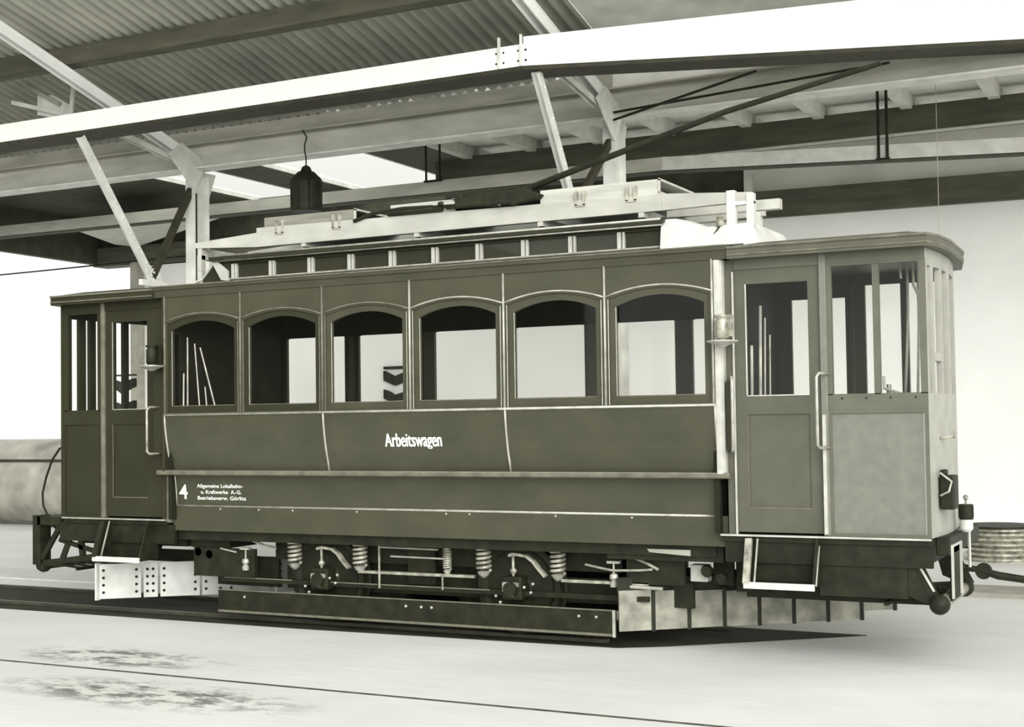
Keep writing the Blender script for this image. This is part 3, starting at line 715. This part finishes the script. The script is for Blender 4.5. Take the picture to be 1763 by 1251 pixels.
# platform ends: faceted fronts with three windows
def front(right):
    def X(x): return x if right else 5.47 - x
    plan = [(6.80, .08), (6.835, .45), (6.835, .85), (6.80, 1.25), (6.72, W - .08)] if right else [(6.84, .08), (6.84, W - .08)]
    mm = PAINT_E if right else PAINT_D
    opens = [(.13, .22), (.28, .46), (.54, .72), (.85, 1.18), (1.26, 1.60)] if right else [(.195, .298), (.383, .438), (.517, .70), (.80, .907), (.98, 1.58)]
    def px(y):
        for (xa, ya), (xb_, yb_) in zip(plan, plan[1:]):
            if y <= yb_ + 1e-6: return X(xa + (xb_ - xa)*(y - ya)/(yb_ - ya))
        return X(plan[-1][0])
    def span(bm, y0, y1, z0, z1, th=.04, off=0):
        cuts_ = [y0] + [p[1] for p in plan if y0 < p[1] < y1] + [y1]; d = -th if right else th; o_ = -off if right else off
        for ya, yb_ in zip(cuts_, cuts_[1:]):
            xa, xb_ = px(ya) + o_, px(yb_) + o_
            hexa(bm, [(xa, ya, z0), (xb_, yb_, z0), (xb_ + d, yb_, z0), (xa + d, ya, z0), (xa, ya, z1), (xb_, yb_, z1), (xb_ + d, yb_, z1), (xa + d, ya, z1)])
    b = new(); ZL, ZH = 1.94, 2.84
    span(b, .09, W - .09, .93, ZL); span(b, .09, W - .09, ZH, 2.957)
    e0 = .09
    for o0, o1 in opens + [(W - .08, W - .08)]:
        span(b, e0, o0, ZL, ZH); e0 = o1
    if right: span(b, .28, .46, 2.17, 2.23)
    fr = obj('end_panel', b, mm, T)
    for o0, o1 in opens:
        g = new(); span(g, o0, o1, ZL, ZH, .004, .02); obj('pane', g, GLASS, fr)
    # roof over platform
    b = new(); x_in = LB + .12 if right else -.10
    pl = [(x_in, -.04), (X(6.84), -.04), (X(6.89), .12), (X(6.91), .5), (X(6.88), 1.25), (X(6.78), W + .0), (X(6.7), W + .04), (x_in, W + .04)]
    ctr = (pl[0][0]*.5 + X(6.8)*.5, W/2)
    lo = [b.verts.new((x, y, 2.958)) for x, y in pl]; mid = [b.verts.new((x, y, 3.045)) for x, y in pl]
    up = [b.verts.new((x + (ctr[0] - x)*.25, y + (ctr[1] - y)*.3, 3.10)) for x, y in pl]
    n = len(pl); b.faces.new(lo[::-1]); b.faces.new(up)
    for A, B in ((lo, mid), (mid, up)):
        for i in range(n): b.faces.new((A[i], A[(i+1) % n], B[(i+1) % n], B[i]))
    obj('platform_roof', b, PAINT_DR if right else PAINT_D, T)
    bd = [(x, y - (.006 if y < .0 else 0), 3.04) for x, y in pl[:7]]
    obj('gutter_bead', tube(new(), bd, .010, 6), BEAD_D, T)
    obj('gutter_bead', tube(new(), [(x, y - (.004 if y < 0 else 0), 2.985) for x, y in pl[:6]], .006, 6), BEAD_D, T)
front(True); front(False)

# --- end fittings at the right front
b = new(); bx(b, 6.83, 6.93, .26, .44, 1.12, 1.36); bx(b, 6.83, 6.87, .30, .40, 1.36, 1.40); obj('end_socket', b, IRON, T, bevel=.012)
obj('socket_handle', tube(new(), [(6.84, .24, 1.22), (6.90, .22, 1.25), (6.92, .22, 1.32), (6.84, .24, 1.38)], .008, 6), BEAD, T)
obj('end_hook', tube(new(), [(6.83, .36, 1.62), (6.92, .38, 1.63), (6.92, .40, 1.68)], .012, 6), IRON_L, T)
b = new(); lathe(b, [(.05, 0), (.055, .02), (.055, .10), (.05, .11)], (6.93, .74, 1.02), 'z', 16); obj('hose_plug', b, IRON, T)
obj('plug_body', lathe(new(), [(.03, 0), (.048, .02), (.048, .09)], (6.93, .74, .93), 'z', 16), WPAINT, T)
obj('plug_knob', lathe(new(), [(.008, 0), (.008, .03), (.018, .04), (.018, .06), (.005, .07)], (6.93, .74, 1.13), 'z', 10), IRON_L, T)
obj('buffer_plate', bx(new(), 6.80, 6.90, .22, 1.55, .80, .93), IRON, T, bevel=.01)
b = new(); bx(b, 6.90, 6.915, .24, .27, .50, .86); bx(b, 6.90, 6.915, .60, .63, .50, .86); bx(b, 6.90, 6.915, .24, .63, .86, .875); obj('step_frame', b, ALU, T)
obj('step_plate', bx(new(), 6.885, 6.90, .27, .60, .48, .86), IRON, T)
obj('handrail', tube(new(), [(6.85, .86, .93), (6.93, .86, .93), (6.93, .86, .66)], .012, 6), ALU, T)

# lifeguard tube at each end with ball ends, gate slats behind
def lifeguard(right):
    def X(x): return x if right else 5.40 - x
    ys = (.10, 1.15) if right else (.65, 1.70)
    x = X(6.84) if right else -1.73
    if not right: ys = (.22, 1.5)
    zz = .475 if right else .44
    obj('fender_tube', tube(new(), [(x, ys[0], zz), (x, ys[1], zz)], .045, 14), IRON_L if right else IRON, T, smooth=True)
    for y in ys:
        obj('tube_end', lathe(new(), [(.01, -.075), (.05, -.06), (.07, -.02), (.07, .02), (.05, .06), (.01, .075)], (x, y, zz), 'y', 16), IRON, T, smooth=True)
    b = new()
    for k in range(9):
        yk = .30 + k*.14; bar(b, (x - (.02 if right else -.02), yk, zz + .01), (x - (.42 if right else -.42), yk + .02, zz - .03), .035, .02)
    bar(b, (x - (.40 if right else -.4), .25, zz - .03), (x - (.40 if right else -.4), 1.5, zz - .03), .03, .03)
    obj('fender_slats', b, IRON, T)
    # hangers
    for y in (.14, 1.5):
        b = new(); prism(b, [(X(6.60), .88), (X(6.66), .88), (X(6.86), .47), (X(6.80), .45)], y - .01, y + .01, 'y')
        if right: prism(b, [(X(6.55), .80), (X(6.60), .88), (X(6.80), .45), (X(6.62), .52)], y - .005, y + .005, 'y')
        obj('fender_hanger', b, IRON, T)
    if right: obj('hanger_edge', bar(new(), (6.62, .125, .885), (6.80, .125, .56), .012, .015), ALU, T)
lifeguard(True); lifeguard(False)
# left end: posts and frame
b = new(); bx(b, -1.78, -1.68, .12, .26, .45, .93); bx(b, -1.72, -1.40, .12, 1.6, .84, .92); bx(b, -1.70, -1.38, .14, .17, .44, .50); obj('end_frame', b, IRON, T)
b = new(); bar(b, (-1.70, .15, .48), (-1.42, .15, .86), .03, .05); bar(b, (-1.45, .15, .70), (-.90, .15, .58), .03, .04); bar(b, (-1.68, .15, .47), (-.95, .15, .55), .03, .05); bar(b, (-1.2, .15, .88), (-1.15, .15, .55), .03, .06)
obj('end_bracing', b, IRON, T)
obj('brake_hose', tube(new(), [(-1.35, .15, 1.62), (-1.46, .16, 1.58), (-1.58, .18, 1.47), (-1.68, .2, 1.30), (-1.73, .2, 1.14), (-1.72, .2, 1.02), (-1.63, .2, .88), (-1.55, .2, .80)], .011, 8), IRON, T, smooth=True)
obj('drawbar', tube(new(), [(6.80, .9, .66), (6.98, .9, .64), (7.12, .9, .60), (7.45, .9, .56)], [.03, .022, .03, .025], 8), IRON, T)
obj('drawbar_eye', lathe(new(), [(.02, -.02), (.06, -.02), (.06, .02), (.02, .02)], (7.02, .9, .63), 'y', 16), IRON, T)
obj('drawbar', tube(new(), [(-1.35, .9, .66), (-1.75, .9, .62)], .03, 8), IRON, T)

# platform frames under the floor
b = new(); bx(b, LB + .02, 6.80, .10, .14, .72, .875); bx(b, LB + .02, 6.80, W - .14, W - .10, .72, .875); bx(b, 5.2, 6.7, .3, W - .3, .70, .86); obj('platform_frame', b, IRON, T)
b = new(); bx(b, -1.40, .02, .10, .14, .70, .875); bx(b, -1.40, .02, W - .14, W - .10, .70, .875); bx(b, -1.3, 0, .3, W - .3, .66, .86); obj('platform_frame', b, IRON, T)
b = new()
bx(b, 6.0, 6.62, .12, .15, .50, .75); bx(b, 5.25, 5.5, .5, .54, .45, .8); bx(b, 6.0, 6.6, .5, .54, .42, .60); bx(b, 5.3, 6.75, .6, .64, .40, .53)
obj('apron_plate', b, IRON, T)

# --- steps
def step(x0, x1, z, right):
    y0 = -.10
    o = obj('step', bx(new(), x0, x1, y0, .16, z - .02, z), IRON, T)
    obj('tread_edge', bx(new(), x0 - .02, x1 + .01, y0 - .012, y0, z - .035, z + .012), WPAINT, o)
    obj('riser', bx(new(), x0, x1, .13, .16, z, .88), IRON, o)
    for x in (x0, x1):
        b = new(); prism(b, [(y0, z), (y0, z + .02), (.02, .91), (.15, .91), (.15, z)], x - .008, x + .008, 'x'); obj('step_hanger', b, IRON, o)
    b = new(); bar(b, (x0 - .0, y0 - .005, z), (x0 - .015, .03, .90), .03, .05, (1, 0, 0)); obj('hanger_strap', b, IRON_L if right else IRON, o)
    obj('hanger_strap', bar(new(), (x0 + .05, y0 + .03, z), (x0 + .045, .05, .90), .01, .012, (1, 0, 0)), BEAD, o)
    if right: obj('hanger_strap', bar(new(), (x1 + .02, y0, z), (x1 + .01, .05, .86), .008, .01, (1, 0, 0)), BEAD, o)
step(5.52, 6.01, .59, True); step(-.76, -.22, .575, False)

# --- guards
# dark side guard board
def guard(side):
    y0, y1 = sorted((Y(side, .20), Y(side, .225)))
    b = new(); bx(b, .45, 4.36, y0, y1, .09, .30); o = obj('guard_board', b, IRON, T)
    if side == 0:
        obj('board_edge', bx(new(), .45, 4.36, y0 - .008, y0, .292, .302), BEAD_D, o)
        obj('board_edge', bx(new(), .45, 4.36, y0 - .006, y0, .095, .115), BEAD_D, o)
        obj('end_strip', bx(new(), 4.34, 4.362, y0 - .012, y0, .09, .30), BEAD, o)
        b = new()
        for x in (.75, 2.45, 2.6, 2.7, 4.05, 4.2): lathe(b, [(.012, 0), (.012, -.01), (.003, -.014)], (x, y0, .24), 'y', 8)
        obj('board_bolts', b, BEAD, o)
for s in (0, 1): guard(s)
# right diagonal guard of eight planks
pA, pB = Vector((4.385, .20)), Vector((6.20, 1.74))
for k in range(8):
    a = pA + (pB - pA)*(k/8 + .004); c = pA + (pB - pA)*((k + 1)/8 - .010)
    d = (pB - pA).normalized(); nrm = Vector((-d.y, d.x))*.02
    zb0, zt0 = .135, .45 - .012*k
    if k == 7: zb0 = .20
    b = new(); hexa(b, [(a.x, a.y, zb0), (c.x, c.y, zb0), (c.x+nrm.x, c.y+nrm.y, zb0), (a.x+nrm.x, a.y+nrm.y, zb0), (a.x, a.y, zt0), (c.x, c.y, zt0), (c.x+nrm.x, c.y+nrm.y, zt0), (a.x+nrm.x, a.y+nrm.y, zt0)])
    obj('plough_plank', b, GUARDW, T)
    e = pA + (pB - pA)*((k+1)/8 - .003); b = new(); hexa(b, [(e.x - .012, e.y - .014, zb0 - .01), (e.x + .012, e.y + .004, zb0 - .01), (e.x + .012, e.y + .03, zb0 - .01), (e.x - .012, e.y + .03, zb0 - .01), (e.x - .012, e.y - .014, zt0 + .02), (e.x + .012, e.y + .004, zt0 + .02), (e.x + .012, e.y + .03, zt0 + .02), (e.x - .012, e.y + .03, zt0 + .02)])
    obj('plough_strap', b, IRON, T)
b = new(); hexa(b, [(4.37, .22, .43), (6.2, 1.76, .34), (6.2, 1.82, .34), (4.37, .28, .43), (4.37, .22, .55), (6.2, 1.76, .48), (6.2, 1.82, .48), (4.37, .28, .55)]); obj('plough_beam', b, IRON, T)
# left diagonal guard, white
pA, pB = Vector((-1.0, .20)), Vector((.85, 1.72))
cuts = [0, .17, .235, .40, .50, .70, 1.0]
for k in range(6):
    a = pA + (pB - pA)*(cuts[k] + .004); c = pA + (pB - pA)*(cuts[k+1] - .006); d = (pB - pA).normalized(); nrm = Vector((-d.y, d.x))*.02
    b = new(); hexa(b, [(a.x, a.y, .14), (c.x, c.y, .14), (c.x+nrm.x, c.y+nrm.y, .14), (a.x+nrm.x, a.y+nrm.y, .14), (a.x, a.y, .47), (c.x, c.y, .47), (c.x+nrm.x, c.y+nrm.y, .47), (a.x+nrm.x, a.y+nrm.y, .47)])
    obj('plough_sheet', b, GUARDWH, T)
    b = new()
    for z in (.20, .27, .34, .41): 
        for q in (a, c): 
            p = q + (Vector((.03, .025)) if q is a else Vector((-.03, -.025))); lathe(b, [(.013, 0), (.013, -.012), (.004, -.016)], (p.x, p.y, z), 'y', 8)
    obj('sheet_rivets', b, IRON, T)
b = new(); bx(b, -1.02, -.995, .17, .215, .13, .48); obj('plough_edge', b, GUARDWH, T)

# --- running gear
for ax in (1.53, 3.43):
    for y, sg in ((.42, 1), (1.40, -1)):
        obj('wheel', lathe(new(), [(r_, h_*sg) for r_, h_ in [(.06, -.04), (.10, -.05), (.12, -.03), (.30, -.02), (.33, -.05), (.38, -.05), (.384, .03), (.405, .035), (.405, .055), (.3, .055), (.06, .06)]], (ax, y, .42), 'y', 40), IRON, T)
    obj('axle', tube(new(), [(ax, .2, .42), (ax, 1.6, .42)], .06, 12), IRON, T)
    b = new(); bx(b, ax - .09, ax + .09, .24, .38, .33, .52); ab = obj('axle_box', b, IRON, T, bevel=.015)
    b = new(); bx(b, ax - .07, ax + .07, .225, .24, .44, .475); bx(b, ax - .02, ax + .02, .22, .24, .36, .44); bx(b, ax - .075, ax - .055, .222, .24, .40, .47); obj('box_lid', b, IRON_L, ab)
    b = new(); lathe(b, [(.012, 0), (.012, .20)], (ax - .01, .30, .50), 'z', 8); lathe(b, [(.03, 0), (.03, .02)], (ax - .01, .30, .69), 'z', 10); lathe(b, [(.02, 0), (.03, .02), (.02, .04)], (ax - .01, .30, .54), 'z', 10); obj('spring_bolt', b, IRON_L, ab)
    b = new()
    for x, z in ((ax + .12, .44), (ax + .18, .40), (ax - .14, .36), (ax + .2, .47), (ax - .1, .31)): lathe(b, [(.012, 0), (.012, -.012), (.003, -.016)], (x, .24, z), 'y', 8)
    obj('frame_bolts', b, BEAD, T)
    for s in (1,):
        P = [(ax - .03, .27, .69), (ax + .05, .27, .70), (ax + .13, .27, .69), (ax + .19, .27, .65), (ax + .24, .27, .59), (ax + .30, .27, .53)]
        b = new()
        for (p, q) in zip(P, P[1:]): bar(b, p, q, .05, .022)
        obj('leaf_spring', b, IRON_L, T)
def coil(x, y, z0, z1, r, turns, name='coil_spring'):
    n = turns*14; pts = [(x + r*math.cos(2*math.pi*i/14), y + r*math.sin(2*math.pi*i/14), z0 + .05 + (z1 - z0 - .07)*i/n) for i in range(n + 1)]
    o = obj(name, tube(new(), pts, r*.26, 6), IRON_L, T, smooth=True)
    obj('spring_cup', lathe(new(), [(.015, 0), (r*.7, .02), (r*1.05, .05), (r*.6, .06)], (x, y, z0 - .01), 'z', 12), BEAD, o)
    obj('spring_cap', lathe(new(), [(r*1.1, 0), (r*1.1, .02), (r*.5, .025)], (x, y, z1 - .02), 'z', 12), IRON_L, o)
for x in (1.21, 1.905, 3.13, 3.81): coil(x, .33, .50, .80, .055, 6)
coil(2.78, .33, .50, .74, .032, 9)
# truck frame bars
b = new(); bx(b, .40, 4.60, .30, .335, .36, .40); o = obj('truck_side_frame', b, IRON, T)
b = new(); bx(b, .45, 1.2, .29, .30, .392, .402); bx(b, 1.62, 3.2, .29, .30, .392, .402); obj('frame_edge', b, BEAD_D, o)
for q_ in ((1.9, 3.05), (3.85, 4.6)): obj('spring_plank', bx(new(), *q_, .30, .33, .487, .51), IRON_L, T)
b = new(); tube(b, [(2.13, .28, .72), (2.72, .28, .715)], .008, 6); tube(b, [(2.25, .28, .645), (2.78, .28, .64)], .008, 6); obj('brake_rod', b, BEAD, T)
b = new(); tube(b, [(2.14, .27, .74), (2.14, .27, .37)], .010, 6); tube(b, [(2.76, .28, .50), (2.76, .28, .38)], .008, 6); obj('brake_hanger', b, IRON_L, T)
P = lambda *a: list(a)
obj('brake_rod', tube(new(), P((4.35, .27, .76), (4.42, .27, .74), (4.62, .27, .66), (4.70, .27, .62)), .012, 6), IRON_L, T)
obj('brake_rod', tube(new(), P((4.32, .27, .60), (4.55, .27, .61), (4.65, .27, .62)), .010, 6), IRON_L, T)
obj('brake_rod', tube(new(), P((4.08, .27, .64), (4.25, .27, .61), (4.32, .27, .60)), .010, 6), IRON_L, T)
obj('brake_rod', tube(new(), P((.72, .27, .76), (.92, .27, .70), (1.05, .27, .68)), .012, 6), IRON_L, T)
obj('brake_rod', tube(new(), P((.42, .27, .66), (.60, .27, .63)), .008, 6), BEAD, T)
obj('sill_rod', tube(new(), P((4.42, .3, .475), (4.72, .3, .47)), .014, 6), BEAD, T)
for x in (.70, 4.32):
    b = new(); lathe(b, [(.03, 0), (.035, .03), (.02, .05), (.035, .07), (.03, .10), (.01, .11)], (x, .28, .47), 'z', 12); lathe(b, [(.008, .1), (.008, .19)], (x, .28, .47), 'z', 8); bx(b, x - .05, x + .05, .255, .30, .655, .675)
    obj('guide_box', b, BEAD, T)
obj('junction_box', bx(new(), 4.93, 5.07, .35, .45, .53, .66), ALU, T, bevel=.008)
b = new(); prism(b, [(4.65, .79), (5.0, .79), (5.0, .745), (4.67, .765)], .16, .2, 'y'); obj('brace_plate', b, STEEL_G, T)
# inner dark machinery: motors, cross beams, far frame
b = new(); lathe(b, [(.05, -.33), (.27, -.32), (.29, -.25), (.29, .25), (.27, .32), (.05, .33)], (2.02, .9, .46), 'y', 20); obj('traction_motor', b, IRON, T)
b = new(); lathe(b, [(.05, -.33), (.27, -.32), (.29, -.25), (.29, .25), (.27, .32), (.05, .33)], (2.94, .9, .46), 'y', 20); obj('traction_motor', b, IRON, T)
b = new(); bx(b, .9, 4.3, .46, .5, .56, .86); bx(b, .9, 4.5, 1.46, 1.50, .30, .60); bx(b, .2, .9, .50, .54, .30, .57); bx(b, 1.0, 4.9, .50, .54, .30, .50); bx(b, 2.35, 2.62, .4, 1.5, .4, .86)
obj('truck_cross_frame', b, IRON, T)
b = new(); bx(b, .05, .5, .3, .7, .66, .86); bx(b, .0, 5.2, .18, .24, .74, .88); bx(b, .0, 5.2, W - .24, W - .18, .74, .88); bx(b, 4.3, 5.25, .2, .6, .70, .85); obj('sole_bar', b, IRON, T)
for q_ in ((4.42, 4.9, .3, .34, .5, .72), (5.08, 5.24, .46, .5, .50, .8), (4.4, 6.4, .98, 1.02, .35, .56), (-1.1, .2, .9, .94, .44, .56), (.1, .8, .28, .32, .40, .66)):
    obj('brake_gear', bx(new(), *q_), IRON, T)
for x, z in ((.15, .62), (.28, .60), (5.08, .62), (5.2, .57), (6.1, .64), (6.25, .60)): obj('pipe_union', lathe(new(), [(.04, 0), (.05, .03), (.04, .07)], (x, .28, z), 'y', 10), IRON, T)

# --- signal lamps on both corners, grab handles
def corner_lamp(x, z, label, m, bright):
    t = obj('corner_lamp', lathe(new(), [(.03, 0), (.05, .01), (.05, .13), (.035, .15), (.055, .16), (.055, .175), (.02, .18)], (x, -.10, z + .02), 'z', 18), m, T, smooth=True, label=label)
    obj('lamp_dish', lathe(new(), [(.02, -.04), (.05, -.025), (.115, .0), (.115, .008), (.05, .012), (.02, .02)], (x, -.10, z), 'z', 24), bright, t)
    obj('lamp_bracket', bx(new(), x - .012, x + .012, -.10, .03, z - .03, z - .01), IRON, t)
    b = new(); bx(b, x - .045, x + .07, -.06, -.045, z + .04, z + .20); obj('reflector', b, m, t)
corner_lamp(5.375, 2.345, 'pale lamp with a dish on the right corner pillar', IRON_L, ALU)
corner_lamp(-.055, 2.33, 'small dark lamp with a dish on the left corner', IRON, BEAD)
def grab(x, z0, z1, m, wider=.0, dirn=1):
    obj('grab_handle', tube(new(), [(x + .05*dirn, .07, z1 + .01), (x + .01*dirn, -.06, z1 + .01), (x, -.08, z1 - .02), (x, -.08, z0 + .02), (x + .01*dirn, -.06, z0), (x + .05*dirn, .07, z0)], .0115, 8), m, T, smooth=True)
grab(5.435, 1.545, 2.075, BEAD, dirn=-1); grab(6.058, 1.565, 2.085, BEAD)
grab(-.135, 1.535, 1.95, IRON_L, dirn=1)
b = new(); bx(b, 5.355, 5.385, .02, .075, 1.55, 2.06); obj('handle_backing', b, PAINT_D, T)
b = new(); bx(b, 6.062, 6.085, .045, .068, .945, 1.80); obj('gate_channel', b, ALU, T)
b = new(); bx(b, -.155, -.055, .03, .10, 1.54, 2.29); obj('equipment_case', b, PAINT_D, T, label='narrow dark case under the left lamp')

# --- platform interior fittings
obj('controller', (lambda b: (bx(b, 6.28, 6.5, .9, 1.2, .93, 1.9), b)[1])(new()), INTER, T)
obj('brake_column', tube(new(), [(6.42, .62, .93), (6.42, .62, 2.02)], .018, 8), IRON_L, T)
b = new(); tube(b, [(6.40, .55, 2.08), (6.40, .55, 1.99), (6.55, .50, 1.94)], .012, 8); obj('brake_crank', b, ALU, T)
for pts in ([(6.50, 1.0, 2.95), (6.50, 1.0, 2.6), (6.48, 1.0, 2.2), (6.46, 1.02, 1.95)], [(6.58, 1.0, 2.95), (6.58, 1.0, 2.5), (6.56, 1.0, 1.95)],
            [(6.62, .6, 2.95), (6.62, .6, 2.75), (6.67, .7, 2.6), (6.68, .9, 2.3), (6.68, .95, 1.94)], [(6.52, .6, 2.95), (6.53, .6, 2.80)], [(6.68, .5, 2.95), (6.71, .5, 2.78)]):
    obj('conduit', tube(new(), pts, .011, 6), BEAD, T)
b = new(); bx(b, -1.0, -.8, .9, 1.15, .93, 1.9); obj('controller', b, INTER, T)

# --- long tools leaning inside the saloon and on the right platform (things on their own)
TL = [('short pale tool pole at the far left of the first window', (.070, .16, .955), (.095, .16, 2.27), .008),
      ('tall upright tool pole in the first window', (.135, .16, .955), (.142, .16, 2.60), .007),
      ('tall tool pole leaning left in the first window', (.370, .16, .955), (.225, .16, 2.54), .006),
      ('shortest leaning tool pole in the first window', (.430, .20, .955), (.31, .20, 2.14), .006),
      ('rightmost tool pole, leaning furthest, in the first window', (.77, .16, .955), (.29, .16, 2.50), .007)]
for lb, p, q, r in TL: tag(obj('tool_pole', tube(new(), [p, q], r, 7), TOOLM), lb, 'pole', 'poles inside the first window')
TR = [('tall pale pole behind the right platform door window', (5.47, .45, .935), (5.50, .45, 2.64), .012), ('short pale pole left of the tall one behind the door window', (5.41, .45, .935), (5.425, .45, 2.34), .012),
      ('thin grey pole right of the tall one behind the door window', (5.49, .5, .935), (5.52, .5, 2.55), .007), ('rightmost thin pole behind the right platform door window', (5.53, .52, .935), (5.55, .52, 2.42), .006)]
for lb, p, q, r in TR: tag(obj('tool_pole', tube(new(), [p, q], r, 8), TOOLM), lb, 'pole', 'poles on the right platform')

# --- lettering
def lettering(txt, x, z, h, name, width, bold=0.0, tall=False):
    cu = bpy.data.curves.new(name, 'FONT'); cu.body = txt; cu.size = 1.0; cu.offset = bold; cu.extrude = .002; cu.space_character = 1.02
    o = bpy.data.objects.new(name, cu); C.objects.link(o); bpy.context.view_layer.update()
    me = bpy.data.meshes.new_from_object(o.evaluated_get(bpy.context.evaluated_depsgraph_get())); C.objects.unlink(o); bpy.data.objects.remove(o)
    xs_ = [v.co.x for v in me.vertices]; ys_ = [v.co.y for v in me.vertices]
    sx = width/(max(xs_) - min(xs_)); sy = h/0.72; mx = min(xs_)
    def ym(y):
        if not tall: return y
        if y < 0: return y*.55
        return y*(.52/.49) if y < .49 else .52 + (y - .49)*(.20/.23)
    for v in me.vertices:
        X_, Z_ = (v.co.x - mx)*sx + x, ym(v.co.y)*sy + z
        v.co = Vector((X_, yat(Z_) - .0065 + (-.001 if v.co.z > 0 else .001), Z_))
    if tall:
        bb = bmesh.new(); bb.from_mesh(me); g = bmesh.ops.duplicate(bb, geom=bb.verts[:] + bb.edges[:] + bb.faces[:])['geom']
        for v in g:
            if isinstance(v, bmesh.types.BMVert): v.co.x += .0055; v.co.y -= .0006
        bb.to_mesh(me); bb.free()
    me.materials.append(LETTER); m = bpy.data.objects.new(name, me); C.objects.link(m); m.parent = T; m.matrix_parent_inverse = Matrix.Translation(-Vector(T.location)); return m
lettering('Arbeitswagen', 2.366, 1.588, .112, 'lettering', .548, .010, True)
lettering('4', .075, 1.118, .135, 'lettering', .10, .01)
lettering('Allgemeine Lokalbahn-', .29, 1.222, .034, 'lettering', .52, .012)
lettering('u. Kraftwerke  A.-G.', .33, 1.167, .034, 'lettering', .46, .012)
lettering('Betriebsverw. G\u00f6rlitz', .29, 1.112, .034, 'lettering', .55, .012)

# ================================================================== LIGHT
w = bpy.data.worlds.new('World'); sc.world = w; w.use_nodes = True
bg = w.node_tree.nodes['Background']; bg.inputs[0].default_value = (1.0, 1.0, 0.95, 1); bg.inputs[1].default_value = 1.15
sun = bpy.data.lights.new('daylight', 'SUN'); sun.energy = 4.0; sun.angle = math.radians(50); sun.color = (1, 1, .97)
so = bpy.data.objects.new('daylight', sun); C.objects.link(so)
d = Vector((-.75, .9, -.36)); so.rotation_euler = d.to_track_quat('-Z', 'Y').to_euler()
sc.view_settings.view_transform = 'Standard'; sc.view_settings.look = 'None'; sc.view_settings.gamma = 1; sc.view_settings.use_curve_mapping = False
sc.view_settings.exposure = 0.0

# ================================================================== CAMERA
f_px, yaw, pitch, roll, pcx, pcy = 2347.4, .4693, .0354, -.0146, 894.45, 639.5
cam = bpy.data.cameras.new('camera'); co = bpy.data.objects.new('camera', cam); C.objects.link(co); sc.camera = co
cam.sensor_width = 36; cam.sensor_fit = 'HORIZONTAL'; cam.lens = f_px*36/1763
cam.shift_x = -(pcx - 881.5)/1763; cam.shift_y = (pcy - 625.5)/1763
fw = Vector((-math.sin(yaw)*math.cos(pitch), math.cos(yaw)*math.cos(pitch), math.sin(pitch))); r = Vector((math.cos(yaw), math.sin(yaw), 0)); u = r.cross(fw)
c_, s_ = math.cos(roll), math.sin(roll); r2 = r*c_ + u*s_; u2 = u*c_ - r*s_
co.matrix_world = Matrix(((r2.x, u2.x, -fw.x, 8.558), (r2.y, u2.y, -fw.y, -9.668), (r2.z, u2.z, -fw.z, 1.7945), (0, 0, 0, 1)))
cam.clip_end = 300
